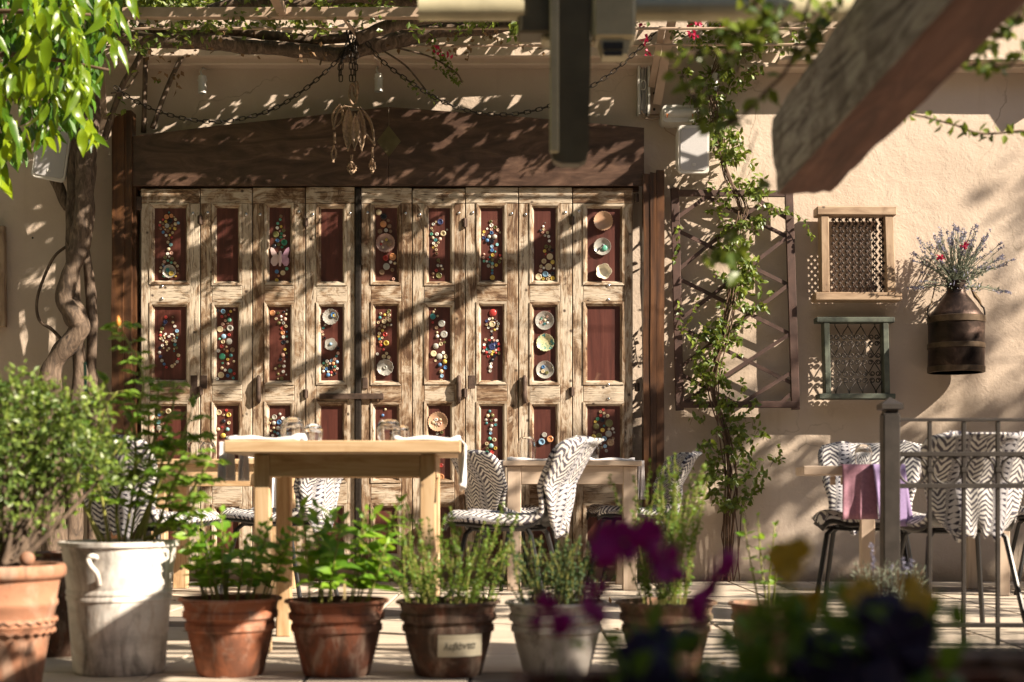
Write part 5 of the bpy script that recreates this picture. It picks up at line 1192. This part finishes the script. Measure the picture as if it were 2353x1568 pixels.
# box shrub of the left pot
sh = thing('box_shrub', 'dense small leaved green shrub filling the lower left corner', 'shrub', P(6, 1297, 4.1))
g = random.Random(21); st = MB(); fo = MB(); b0 = P(20, 1300, 4.1)
lobes = [((-40,1060),190), ((95,1030),120), ((40,1130),140), ((165,1070),100), ((-70,1190),170), ((215,1020),70), ((50,950),75), ((150,960),65), ((0,925),62), ((240,1090),55), ((-60,930),90), ((95,925),40), ((30,890),35)]
ends = []
for (uv_, rp) in lobes:
    cc_ = P(*uv_, 4.15); rr = rp*4.15/F
    for k in range(int(165*rp*rp/(150*150))):
        d = rvec(g); q = cc_ + Vector((d.x, d.y*.85, d.z*.85))*rr*(.45+.55*g.random()**.5)*(.86+.3*mnoise.noise(d*2.3+cc_))
        if q.z < .30: continue
        out = (q-cc_).normalized()
        sp = (out*.5+rvec(g)*.8+Vector((0,0,.5))).normalized(); lb = g.random()*.45
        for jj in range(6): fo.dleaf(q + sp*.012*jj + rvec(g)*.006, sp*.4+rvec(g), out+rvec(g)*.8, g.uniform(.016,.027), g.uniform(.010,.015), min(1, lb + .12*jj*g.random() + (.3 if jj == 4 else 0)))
    ends.append(cc_)
for k in range(46):                                 # upright young sprigs along the top
    uu = g.uniform(-40, 265); b = P(uu, 965 + (uu-60)**2*.0006 + g.uniform(-60, 70), 4.1 + g.uniform(-.1,.12)); L_ = g.uniform(.03,.075); dd = Vector((g.uniform(-.3,.3), g.uniform(-.2,.2), 1))
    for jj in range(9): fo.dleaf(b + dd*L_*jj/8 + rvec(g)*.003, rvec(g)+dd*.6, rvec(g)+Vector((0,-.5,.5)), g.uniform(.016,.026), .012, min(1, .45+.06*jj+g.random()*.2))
    st.tube([b, b+dd*L_], .0014, 4)
for e_ in ends:
    q = [Vector(p) for p in spline([tuple(b0 + rvec(g)*.02), tuple(b0.lerp(e_, .4) + rvec(g)*.03), tuple(e_)], 5)]
    st.tube(q, [.012*(1-.7*i/len(q)) for i in range(len(q))], 6, rough=.2)
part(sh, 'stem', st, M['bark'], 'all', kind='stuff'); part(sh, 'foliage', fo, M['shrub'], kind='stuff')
# rose in the white pot
ro = thing('rose_bush', 'leggy rose with fresh green leaves growing in the whitewashed pot', 'rose', P(275, 1243, 4.52))
g = random.Random(33); st = MB(); fo = MB()
canes = [[(228,1245),(205,1170),(240,1080),(300,980),(330,880),(300,800),(272,745)], [(250,1245),(235,1150),(215,1060),(230,960),(270,900)], [(300,1240),(318,1140),(345,1050),(360,960),(365,870)], [(330,1240),(350,1150),(390,1060),(420,1000),(440,950)],
         [(350,1240),(380,1160),(410,1090),(450,1040)], [(275,1245),(270,1150),(320,1060),(390,960),(400,880)], [(310,1240),(360,1130),(430,1110),(470,1100)], [(240,1245),(180,1130),(190,1040),(200,960)], [(345,1240),(400,1190),(440,1130),(480,1060)], [(285,1245),(310,1090),(300,960),(225,880)], [(320,1240),(365,1090),(395,1020),(500,1000)], [(330,1240),(420,1200),(445,1160),(450,1100)]]
for ci, cpts in enumerate(canes):
    dy = g.uniform(-.16,.14); q = [P(u, v, 4.5 + dy*min(1, k/2)) for k, (u, v) in enumerate(cpts)]
    q = [Vector(p) for p in spline([tuple(p) for p in q], 8)]; n = len(q); st.tube(q, [.0055*(1-.6*i/n)+.0008 for i in range(n)], 6)
    for i in range(int(n*.22), n, 1):
        if g.random() < .06: continue
        d = rvec(g); d.z = abs(d.z)*.3; d.normalize(); pet = q[i] + d*.035*g.uniform(.6,1.3); st.tube([q[i], pet], .0012, 4)
        for kx, off in ((0, 0), (1, .8), (2, -.8), (3, .9), (4, -.9)):
            base = q[i].lerp(pet, 1.0 if kx < 3 else .6); ax = Matrix.Rotation(off, 3, 'Z') @ d
            fo.leaf(base, ax + Vector((0,0,-.15)), Vector((0,0,1)) + rvec(g)*.55, g.uniform(.030,.048), g.uniform(.018,.026), .25, g.random())
part(ro, 'stem', st, M['cane'], 'all', kind='stuff'); part(ro, 'foliage', fo, M['rose'], kind='stuff')
bud = MB().lathe([(.001,0),(.007,.008),(.008,.018),(.004,.03),(.001,.036)], P(272, 752, 4.5), 8); part(ro, 'bud', bud, plain('orange_bud', (.62,.25,.04), .5), 'all')
solo('plant_stake', MB().tube([P(200, 1000, 4.75), P(195, 832, 4.75)], .006, 6), M['green_stake'], 'thin green plastic stake standing among the rose leaves', 'stake')

# ================================================================== gnarled vine by the left post
vn = thing('old_vine', 'gnarled old vine with twisted trunks climbing left of the door post', 'vine', P(130, 1345, 8.75))
g = random.Random(5)
def vtube(pts, rads, y, nm='trunk', rough=.35, n=12):
    q = spline([tuple(P(u, v, y + dy)) for u, v, dy in [(p + (0,))[:3] for p in pts]], 6); rr = [r[0] for r in spline([(r*y/F,) for r in rads], 6)]
    return part(vn, nm, MB().tube(q, rr, n, rough=rough), M['bark'], 'all')
vtube([(130,1345),(118,1150),(112,1000),(112,900),(122,840),(150,800),(180,765),(184,745),(168,715),(150,690),(156,650),(172,600),(188,540),(194,470),(196,400),(200,340),(212,260),(215,150),(230,60)], [30,28,26,25,22,24,22,24,26,22,20,20,21,22,22,21,18,16,14], 8.72)
vtube([(165,1345),(170,1150),(172,960),(185,870),(180,800),(165,560),(168,430),(172,300),(178,180),(190,60)], [22,20,18,17,14,13,13,14,13,12], 8.85)
vtube([(213,1345),(212,1000),(210,850),(212,740),(206,640),(196,560)], [12,12,12,12,11,9], 8.9)
vtube([(158,480),(135,430),(118,390),(105,330)], [11,13,14,13], 8.92, 'limb')
vtube([(155,565),(125,590),(100,640),(85,690),(90,735),(120,758),(150,790)], [3.5,3.5,3.5,3.5,3.5,4,4], 8.9, 'stem', .15, 8)
vtube([(240,320),(262,250),(285,190),(310,150),(330,110)], [8,7,7,7,7], 8.78, 'limb', .2, 8)
vtube([(330,305),(333,200),(334,110)], [6,6,6], 9.0, 'stem', .2, 8)
vtube([(350,295),(385,200),(425,115)], [6,6,6], 8.97, 'stem', .2, 8)
# thick limbs lying along the pergola
vtube([(200,70),(300,90),(400,95),(480,95),(560,108),(640,110),(720,118),(790,128),(830,112),(900,95),(1000,72),(1100,66),(1180,58),(1300,70)], [12,15,18,19,18,16,16,18,19,19,16,17,15,11], 8.55, 'limb')
vtube([(320,60),(420,78),(520,72),(620,82),(720,92),(800,86)], [9,10,10,10,11,12], 8.6, 'limb')
vtube([(820,90),(900,60),(1000,40),(1150,36),(1300,25)], [14,15,14,12,10], 8.3, 'limb')
vtube([(480,30),(560,8),(700,12),(800,-10),(950,2),(1100,-20)], [16,18,18,16,14,12], 8.2, 'limb')
# twigs hanging into view
for pts in ([(850,100),(930,150),(985,215),(1005,225)], [(900,108),(985,130),(1045,165),(1062,190)], [(760,110),(745,120),(735,150)], [(255,215),(290,205),(318,165)], [(1080,20),(1180,60),(1240,50)]):
    vtube(pts, [2.2]*len(pts), 8.55, 'twig', .1, 5)
fo = MB(); rf = MB(); dryl = MB()
def clump(mb, c, r, n, L_, flat=1.0, gg=None, m0=0.0):
    gg = gg or g
    for _ in range(n):
        p = c + Vector((gg.gauss(0,.5)*r, gg.gauss(0,.5)*r*.8, gg.gauss(0,.5)*r*flat)); mb.dleaf(p, rvec(gg)+Vector((0,0,-.4)), Vector((0,0,1))+rvec(gg), L_*gg.uniform(.7,1.2), L_*.62, min(1, m0 + gg.random()))
for k in range(260):
    u = g.uniform(250, 1500); v = g.choice((g.uniform(-30, 30), g.uniform(40, 70), g.uniform(-40, 15))) if u > 420 else g.uniform(-40, 110)
    clump(fo, P(u, v, g.uniform(8.0, 8.6)), .06, 9, .045)
for (u0, v0, u1, v1, n) in ((985,95,1050,170,14), (1005,150,1062,195,9), (1000,225,980,215,3), (935,190,1005,225,5), (1540,70,1640,110,12), (300,40,330,120,9), (255,90,275,150,5)):
    for k in range(n): t = k/n; clump(fo, P(u0+(u1-u0)*t, v0+(v1-v0)*t, 8.55), .022, 5, .032)
for (u, v) in ((270,225),(285,250),(258,262),(300,170),(362,180)): clump(fo, P(u, v, 8.75), .012, 2, .05)
for k in range(60): clump(dryl, P(g.uniform(300, 1250), g.uniform(60, 130), g.uniform(8.4, 8.7)), .04, 3, .04)
for k in range(10): clump(dryl, P(g.uniform(320, 420), g.uniform(120, 200), 8.7), .02, 2, .045)
for (u, v, n) in ((497,17,26), (545,12,8), (548,35,6), (1015,118,5), (1000,105,5), (1600,50,20), (1475,60,10), (1480,90,8), (1590,75,12), (1030,125,4), (1660,65,10), (520,30,6), (1485,120,6)): clump(rf, P(u, v, 8.45), .028, n, .035)
part(vn, 'foliage', fo, M['vine'], kind='stuff'); part(vn, 'red_bract', rf, M['redfl'], kind='stuff'); part(vn, 'dry_leaf', dryl, M['dryleaf'], kind='stuff')
# canopy that roofs the terrace, above the picture
can = MB(); g = random.Random(77); stc = MB()
def canopy(n, xr, yr, zr, L_, ok=lambda x, y: True, r=.10, per=12):
    for _ in range(n):
        x, y, z = g.uniform(*xr), g.uniform(*yr), g.uniform(*zr)
        if not ok(x, y): continue
        clump(can, Vector((x, y, zr[0] + (z-zr[0])*.22)), r, per, L_, .15, g)
CANOPY_MARK = 1
canopy(440, (-3.6, 2.05), (8.25, 9.05), (3.6, 4.0), .085, lambda x, y: x < 2.05 - (9.05-y)*.0)
canopy(240, (-3.6, 1.4), (7.45, 8.25), (3.6, 3.95), .085, lambda x, y: x < 1.5 - (8.25-y)*.35 and mnoise.noise(Vector((x*2.1, y*2.4, 5))) > -.22)
canopy(520, (3.1, 8.6), (3.9, 6.5), (3.6, 4.0), .09, lambda x, y: (x > 4.9 or y > 5.35) and mnoise.noise(Vector((x*1.7, y*1.9, 2))) > -.28)
canopy(280, (4.3, 8.6), (6.5, 7.25), (3.6, 4.0), .09, lambda x, y: mnoise.noise(Vector((x*1.5, y*1.9, 8))) > -.2)
canopy(340, (-4.5, 1.6), (5.6, 7.45), (3.6, 4.0), .09, lambda x, y: mnoise.noise(Vector((x*1.6, y*1.9, 3))) > -.2)  # from here on, unseen leaves added to close off the sky
canopy(260, (-5.5, -1.4), (3.2, 5.6), (3.6, 4.0), .09)
canopy(110, (-1.4, 1.9), (3.3, 4.35), (3.6, 4.0), .09)
for a, b in (((1.75,7.28,3.62),(2.75,8.23,3.66)), ((3.4,6.6,3.62),(5.5,6.9,3.7)), ((-3,8.0,3.6),(2,8.4,3.6)), ((3,5.5,3.62),(8.4,5.0,3.66))):
    a, b = Vector(a), Vector(b); q = spline([tuple(a), tuple(a.lerp(b,.35)+Vector((.05,.06,.04))), tuple(a.lerp(b,.7)-Vector((.05,.04,.0))), tuple(b)], 5); stc.tube(q, .033, 7, rough=.3)
cv = thing('roof_vine', 'leafy vine over the pergola wires above the terrace, partly added to block sky', 'vine', (2.0, 8.9, 3.55))
part(cv, 'stem', stc, M['bark'], 'all', kind='stuff'); part(cv, 'foliage', can, M['vine'], kind='stuff')
# unseen slats added to stripe the floor and darken the pots
sl = thing('shade_slats', 'unseen slats right of the viewer, added to stripe the floor and shade the pots', 'pergola', (4.5, 2.4, 3.4))
for yy, x0_, w_ in ((1.80,3.7,.10), (1.95,3.9,.09), (2.08,3.75,.08), (2.50,3.1,.05), (2.66,3.1,.04), (2.78,3.1,.06), (2.93,3.1,.04)):
    part(sl, 'slat', MB().box((x0_, yy, 3.40), (8.2, yy+w_, 3.43)), M['post'])
for x in (4.6, 8.1): part(sl, 'bearer', MB().box((x-.03, 1.75, 3.32), (x+.03, 3.05, 3.397)), M['post'])
# unseen house and side walls, added this tall to cut the skylight
hs = thing('unseen_house', 'plastered house added unseen behind the viewer to block sky light', 'house', (2, -6, -.66))
part(hs, 'wall', MB().box((-9, -6.4, -.66), (14, -6, 10)), M['plaster']); part(hs, 'roof', MB().box((-9.3, -9, 10), (14.3, -5.6, 10.2)), M['terra2'])
for x in (-6, -2.5, 1, 4.5, 8, 11.5):
    for z in (.6, 3.6, 6.6): part(hs, 'window', MB().box((x-.5, -5.99, z), (x+.5, -5.95, z+1.4), .01), M['green_frame'])
sw = thing('unseen_wall', 'tall wall added unseen at the left, ivied dark to cut bounced light', 'wall', (-6, 2, -.66)); part(sw, 'wall_face', MB().box((-6.3, -6, -.66), (-6.06, 9.1, 8.5)), M['plaster'])
ivy = MB(); gi = random.Random(3)  # dark leaves added so the wall throws back little light
for _ in range(5200): ivy.dleaf(Vector((-6.03+gi.uniform(-.02,.12), gi.uniform(-6,9), gi.uniform(-.6,8.5))), Vector((gi.uniform(-.2,.6),gi.uniform(-1,1),-1)), Vector((1,0,.3))+rvec(gi)*.4, gi.uniform(.2,.34), gi.uniform(.2,.3), gi.random())
part(sw, 'ivy', ivy, M['ivy'], kind='stuff')
sw = thing('unseen_wall', 'lower plastered wall added unseen at the right to block sky light', 'wall', (13.5, 2, -.66)); part(sw, 'wall_face', MB().box((13.5, -6, -.66), (13.8, 9.1, 6.4)), M['plaster'])
# ---- citrus tree, upper left
ct = thing('citrus_tree', 'sunlit bright green citrus foliage hanging at the upper left', 'tree', (-3.15, 6.2, 0))
g = random.Random(9)
part(ct, 'trunk', MB().tube(spline([(-3.15,6.2,-.0),(-3.1,6.2,1.0),(-3.0,6.2,2.0),(-2.7,6.2,2.8),(-2.3,6.2,3.3)], 6), [.08-.002*i for i in range(25)], 10, rough=.2), M['bark'], 'all')
poly = [(-200,-150),(310,-150),(300,20),(262,60),(262,120),(240,175),(238,235),(205,262),(222,340),(190,330),(165,318),(130,335),(95,350),(82,372),(50,385),(20,380),(-10,440),(-200,420)]
crown = MB(); tw = MB(); k = 0
while k < 1300:
    u, v, y = g.uniform(-200, 310), g.uniform(-150, 440), g.uniform(5.95, 6.9)
    if not inpoly(u+14, v+10, poly) or not inpoly(u, v+35, poly): continue
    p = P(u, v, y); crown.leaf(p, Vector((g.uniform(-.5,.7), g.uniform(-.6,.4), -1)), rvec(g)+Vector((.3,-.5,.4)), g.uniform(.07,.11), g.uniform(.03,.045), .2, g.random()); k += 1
for (a, b) in (((-3.0,6.2,2.4),(-1.75,5.9,2.55)), ((-2.7,6.2,2.8),(-1.7,5.9,2.85)), ((-3,6.2,2.0),(-1.95,5.9,2.2)), ((-2.8,6.2,2.3),(-1.7,6.0,2.35))):
    a, b = Vector(a), Vector(b); tw.tube(spline([tuple(a), tuple(a.lerp(b,.5)+Vector((0,0,.12))), tuple(b)], 6), [.02-.0012*i for i in range(13)], 6)
part(ct, 'branch', tw, M['twig'], 'all')
cr_ = part(ct, 'crown', crown, M['citrus_shaded'], kind='stuff')
k = 0
while k < 280:
    u, v, y = g.uniform(-20, 310), g.uniform(-45, 430), g.uniform(5.5, 6.1)
    if not inpoly(u, v+18, poly) or mnoise.noise(Vector((u*.016, v*.013, 7))) < -.08: continue
    if u < 90 and g.random() < .35: continue
    d = Vector((g.uniform(-.35,.75), g.uniform(-.5,.2), -1 + g.random()*.5)); n_ = Vector((g.uniform(-.2,1.0), g.uniform(-1,.1), g.uniform(.1,.8)))
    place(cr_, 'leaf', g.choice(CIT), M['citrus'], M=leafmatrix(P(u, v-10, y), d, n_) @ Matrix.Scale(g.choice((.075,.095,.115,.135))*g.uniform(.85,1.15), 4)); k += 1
# ---- climber on the trellis
cl = thing('climbing_plant', 'leafy climber growing up the trellis from the foot of the wall', 'climber', P(1668, 1340, 9.0))
g = random.Random(14); st = MB(); fo = MB()
spine = [(1668,1340),(1672,1200),(1680,1100),(1665,1000),(1640,880),(1665,760),(1690,640),(1680,560),(1710,480),(1670,400),(1650,300),(1640,200),(1660,120)]
for k in range(11):
    q = [P(u + g.uniform(-14,14), v, 9.03 - .09*min(1, (1345-v)/300) + g.uniform(-.03,.02)) for u, v in spine]
    q = [Vector(p) for p in spline([tuple(p) for p in q], 5)]; st.tube(q, [.0055*(1-.6*i/len(q)) for i in range(len(q))], 5)
for k in range(5):
    q = [P(1664 + k*9 + g.uniform(-8,8), v, 9.03) for v in (1345, 1290, 1230, 1160)]; st.tube(q, .004, 5)
env = [(1690,1168,22),(1690,1110,100),(1688,1030,104),(1665,960,78),(1645,900,62),(1645,840,56),(1665,760,58),(1692,700,58),(1692,620,56),(1695,560,56),(1735,490,100),(1710,430,78),(1670,390,48),(1652,330,34),(1650,260,50),(1650,200,90),(1655,130,120),(1680,60,140)]
def envat(v):
    for (ua, va, wa), (ub, vb, wb) in zip(env, env[1:]):
        if vb <= v <= va: t = (va-v)/(va-vb); return ua+(ub-ua)*t, wa+(wb-wa)*t
    return env[-1][0], env[-1][2]
k = 0
while k < 600:
    v = g.uniform(40, 1170); uc, w_ = envat(v); uc += 16*math.sin(v*.021); u = g.gauss(uc, w_*.52)
    if abs(u-uc) > w_*1.15 or (mnoise.noise(Vector((u*.034, v*.024, 1))) < -.05 and g.random() < .88): continue
    y = 9.03 - g.random()*(.16 if v < 1000 else .2); p = P(u, v, y); out = Vector((g.uniform(-.5,.5), -1, .6)); lvb = g.random()*.6
    st.tube([p, p + Vector((g.uniform(-.03,.03), .03, -.05))], .0012, 4, False)
    for j in range(5):
        fo.leaf(p + rvec(g)*.018, rvec(g) + Vector((0,-.2,-.3)), out + rvec(g)*.8, g.uniform(.034,.056), g.uniform(.019,.029), .2, min(1, lvb+g.random()*.5))
    k += 1
for pts in ([(1770,470),(1840,500),(1868,545)], [(1600,690),(1570,760),(1560,700)], [(1740,610),(1722,660)], [(1560,520),(1552,600)], [(1790,1020),(1795,1060)]):
    q = [Vector(p) for p in spline([tuple(P(u, v, 8.96)) for u, v in pts], 6)]; st.tube(q, .0016, 4)
    for p in q:
        for j in range(2): fo.leaf(p, rvec(g)+Vector((0,-.2,-.4)), Vector((0,-1,.5))+rvec(g)*.7, .034, .02, .2, g.random())
part(cl, 'stem', st, M['twig'], 'all', kind='stuff'); part(cl, 'foliage', fo, M['vine'], kind='stuff')
# ---- near sprays of vine, out of focus
ns = thing('near_vine_spray', 'blurred vine sprays with yellow green leaves in front of the rafter', 'vine', P(1900, 60, 2.9))
g = random.Random(18); st = MB(); fo = MB()
ZV = lambda x, y: ((2500 + x*.678)/1.74075, y*.678/1.74075)
for pts, yy, dens in (([(1100,-40),(970,380),(830,540),(740,640),(650,715),(540,742)], 2.9, .45), ([(1000,40),(860,170),(740,290),(540,310),(270,325)], 3.0, .8), ([(330,440),(400,560),(440,700)], 3.0, .7), ([(1250,40),(1130,170),(1030,310)], 2.9, 1.3), ([(2353,40),(2290,150),(2190,230),(2060,300),(1950,320)], 3.2, 1.2), ([(2340,330),(2250,400),(2150,390),(1950,380)], 3.2, .9), ([(1620,660),(1760,690),(1950,740),(2110,790),(2353,770)], 4.6, .8), ([(880,140),(800,60),(700,-40)], 2.9, 1.2), ([(1190,20),(1080,120),(700,190),(600,170)], 3.0, 1.0)):
    q = [Vector(p) for p in spline([tuple(P(*ZV(*p), yy)) for p in pts], 7)]; st.tube(q, .0035, 5)
    for p in q:
        for j in range(2):
            if g.random() < dens*.75: fo.leaf(p + rvec(g)*.012, rvec(g)+Vector((0,0,-.2)), rvec(g)+Vector((.3,-.6,.5)), g.uniform(.026,.042), g.uniform(.018,.026), .15, g.random())
for (u, v, n, r_) in ((1665,575,7,.03), (1690,615,5,.025), (1640,600,4,.02), (1740,430,2,.01)):
    for j in range(n): fo.leaf(P(u, v, 3.1) + rvec(g)*r_, rvec(g), rvec(g)+Vector((0,-1,.3)), .045, .032, .15, g.random()*.4)
st.tube(spline([tuple(P(1740,300,3.05)), tuple(P(1700,420,3.1)), tuple(P(1668,560,3.1))], 5), .0016, 4)
part(ns, 'stem', st, M['twig'], 'all', kind='stuff'); part(ns, 'foliage', fo, M['vine'], kind='stuff')
# ---- shade tree beyond the right edge
sh_ = thing('shade_tree', 'leafy shade tree beyond the right edge of the view', 'tree', (9.8, 5.2, -.66))
g = random.Random(4); cro = MB(); tr_ = MB().tube(spline([(9.8,5.2,-.66),(9.7,5.3,1.5),(9.9,5.4,3.5),(9.8,5.5,5.2)], 6), [.16-.004*i for i in range(19)], 10, rough=.2)
for k in range(90):
    c = Vector((10.0+g.gauss(0,1.0), 5.5+g.gauss(0,.5), 5.75+g.gauss(0,.75)))
    if k % 3 == 0: tr_.tube([(9.8,5.4,4.0), tuple(Vector((9.8,5.4,4.2)).lerp(c,.6)+Vector((0,0,.2))), tuple(c)], [.03,.02,.006], 5)
    clump(cro, c, .30, 34, .10, .8, g)
part(sh_, 'trunk', tr_, M['bark'], 'all'); part(sh_, 'crown', cro, M['vine'], kind='stuff')
ps = thing('occluder', 'courtyard parasol added unseen at the right to shade the foreground flowers', 'occluder', (2.7, -.35, -.66))  # added out of view, keeps the foreground flowers in shade
part(ps, 'pole', MB().tube([(2.7,-.35,-.66),(2.7,-.35,2.75)], .025, 10), M['post']); part(ps, 'canopy', MB().lathe([(1.5,2.05),(1.48,2.07),(.75,2.45),(.02,2.72)], (2.7,-.35,0), 8, cap=False), M['occluder'])
for k in range(8):
    a = k*math.pi/4; part(ps, 'rib', MB().tube([(2.7+.03*math.cos(a), -.35+.03*math.sin(a), 2.69), (2.7+1.47*math.cos(a), -.35+1.47*math.sin(a), 2.04)], .008, 6), M['post'])
ps = thing('occluder', 'larger courtyard parasol added unseen at the left to block sky light', 'occluder', (-2.0, .9, -.66))  # added out of view, dims the sky over the terrace
part(ps, 'pole', MB().tube([(-2.0,.9,-.66),(-2.0,.9,3.55)], .03, 10), M['post']); part(ps, 'canopy', MB().lathe([(2.3,2.85),(2.28,2.87),(1.15,3.25),(.02,3.5)], (-2.0,.9,0), 8, cap=False), M['ivy'])
for k in range(8):
    a = k*math.pi/4; part(ps, 'rib', MB().tube([(-2.0+.03*math.cos(a), .9+.03*math.sin(a), 3.47), (-2.0+2.26*math.cos(a), .9+2.26*math.sin(a), 2.84)], .01, 6), M['post'])
# ================================================================== foreground flowers
lw = solo('low_wall', MB().box((-.1, 1.15, -.655), (2.4, 2.05, .22), .02), M['plaster'], 'low rendered wall just below the view that carries the flower boxes', 'wall', loc=(1, 1.6, -.655))
def trough(label, x0, x1, y0, y1, z0, z1, m):
    t = thing('flower_trough', label, 'planter', ((x0+x1)/2, (y0+y1)/2, z0), 0, 'flower troughs in the foreground')
    w = .015
    for (a, b) in (((x0,y0,z0),(x1,y0+w,z1)), ((x0,y1-w,z0),(x1,y1,z1)), ((x0,y0+w+.0005,z0),(x0+w,y1-w-.0005,z1)), ((x1-w,y0+w+.0005,z0),(x1,y1-w-.0005,z1))): part(t, 'side', MB().box(a, b, .003), m)
    part(t, 'rim', MB().box((x0-.01, y0-.01, z1), (x1+.01, y0+w+.005, z1+.014), .004), m); part(t, 'soil', MB().box((x0+w+.001, y0+w+.001, z0), (x1-w-.001, y1-w-.001, z1-.02)), M['soil'])
    return t
trough('terracotta trough of purple and yellow flowers nearest the viewer', .0, .56, 1.34, 1.60, .222, .372, M['terra2'])
trough('dark red terracotta trough at the lower right corner', .51, 1.4, 1.74, 1.94, .222, .362, M['terra3'])
def flower(label, u, v, y, r, m, tilt, petals=5, cat='flower', w=1.0, group='blurred flowers in the foreground', eye=True):
    c = P(u, v, y); R_ = r*y/F; t = thing('flower', label, cat, (c.x, c.y, c.z), 0, group); ax = Vector(tilt).normalized(); o1 = ax.orthogonal().normalized()
    for k in range(petals):
        d = Matrix.Rotation(2*math.pi*k/petals + u + .25*math.sin(k*5+u), 3, ax) @ o1; sd_ = ax.cross(d); gr_ = []; pr_ = R_*(1.0 + .3*math.sin(k*2.3+u*1.7))
        for i in range(9):
            s = i/8; ww = pr_*w*.98*(.16 + math.sin(math.pi*min(1, s**1.3*.86))) * (1 + .10*math.sin(s*11+k))
            gr_.append([c + d*pr_*s*1.15 + sd_*ww*.5*q + ax*pr_*(.32*s*s*math.sin(k*1.9+1) + .10*math.sin(q*5+k+s*4)*s) - ax*pr_*.16*q*q for q in (-1,-.6,-.2,.2,.6,1)])
        part(t, 'petal', MB().slab(gr_, .0006), m, 'all')
    if eye: part(t, 'centre', MB().lathe([(R_*.12,-R_*.02),(R_*.1,R_*.03),(.0005,R_*.05)], c, 8), M['yellowp'])
    foot = Vector((c.x*.9+.02, max(1.38, min(1.56, c.y)), .36)); q = spline([tuple(c), tuple(c.lerp(foot,.4)+Vector((.006,.01,.0))), tuple(foot)], 6)
    st_ = part(t, 'stem', MB().tube(q, .0016, 5), M['fgreen'])
    return t
pd, pm = M['petunia_d'], M['petunia']
flower('dark magenta flower over the right leg of the limewashed table, blurred', 1435, 1245, 1.479, 62, pm, (.1,-1,.35))
flower('dark magenta flower just right of the uppermost one, blurred', 1530, 1292, 1.450, 46, pm, (.5,-.8,.3))
flower('bright magenta flower before the white bloomed pot, blurred', 1255, 1405, 1.450, 50, pm, (-.55,-.7,.5), 4, w=.9)
flower('narrow dark magenta flower seen edge on before the white bloomed pot', 1368, 1368, 1.479, 48, pm, (.8,-.6,.05), 4, w=.9)
flower('narrow magenta flower seen edge on before the mossy pot', 1648, 1335, 1.421, 78, pm, (.8,-.55,-.25), 4, w=.9)
flower('yellow brown flower topmost at the right, blurred', 1815, 1288, 1.421, 48, M['yellowp'], (.1,-.9,.5))
flower('yellow flower left in the yellow band, blurred', 1850, 1385, 1.450, 40, M['yellowp'], (-.3,-.8,.6))
flower('yellow flower in the middle of the yellow band, blurred', 1985, 1378, 1.450, 46, M['yellowp'], (.1,-.75,.7))
flower('yellow flower right in the yellow band, blurred', 2110, 1380, 1.421, 48, M['yellowp'], (.3,-.7,.6))
flower('nearly black purple flower, largest of the dark ones, blurred', 2050, 1492, 1.392, 98, pd, (.05,-1,.15), 5, w=1.05, eye=False)
flower('nearly black purple flower before the mossy pot, blurred', 1520, 1470, 1.450, 62, pd, (.2,-.6,.8), eye=False)
flower('dark purple flower at the bottom edge left of the big dark one', 1880, 1560, 1.392, 90, pd, (-.1,-1,.3), eye=False)
flower('dark purple flower at the bottom edge below the mossy pot', 1490, 1560, 1.392, 70, pd, (-.3,-1,.4), eye=False)
ff = thing('flower_foliage', 'blurred dark green leaves under the foreground flowers', 'foliage', P(1850, 1568, 1.45)); g = random.Random(40); fo = MB(); st = MB()
for k in range(270):
    u = g.choice((g.gauss(1900,110), g.gauss(2080,90), g.gauss(1500,65), g.gauss(1800,75))); v = g.uniform(1400, 1640) if u > 1700 else g.uniform(1440, 1640)
    if u > 2210 or u < 1330: continue
    fo.leaf(P(u, v, g.uniform(1.38, 1.56)), rvec(g)+Vector((0,0,.5)), rvec(g)+Vector((.2,-.5,.6)), g.uniform(.024,.046), g.uniform(.013,.024), .2, g.random())
for k in range(30): b = P(g.uniform(1420,2150), 1650, 1.46); st.tube([b, b+Vector((g.uniform(-.01,.01), 0, g.uniform(.03,.08)))], .0015, 5)
part(ff, 'stem', st, M['fgreen'], kind='stuff'); part(ff, 'foliage', fo, M['fgreen'], kind='stuff')
dl = thing('dry_tuft', 'grey dry lavender tuft in the dark trough at the lower right', 'plant', P(2270, 1500, 1.84)); st = MB()
for k in range(60):
    b = P(g.uniform(2200, 2360), 1512, 1.84); st.dleaf(b, Vector((g.uniform(-.5,.5), g.uniform(-.3,.3), 1)), rvec(g), g.uniform(.015,.045), .002, g.random())
part(dl, 'blade', st, M['lav'], kind='stuff')

# fallen leaves on the terrace
g = random.Random(61); fl = MB()
for k in range(70): fl.dleaf(Vector((g.uniform(-2.6, 3.4), g.uniform(4.6, 9.0), .004)), Vector((g.uniform(-1,1), g.uniform(-1,1), .1)), Vector((g.uniform(-.3,.3), g.uniform(-.3,.3), 1)), g.uniform(.025,.05), g.uniform(.014,.024), g.random())
solo('fallen_leaves', fl, M['dryleaf'], 'dry leaves scattered over the terrace tiles', 'leaves', kind='stuff')
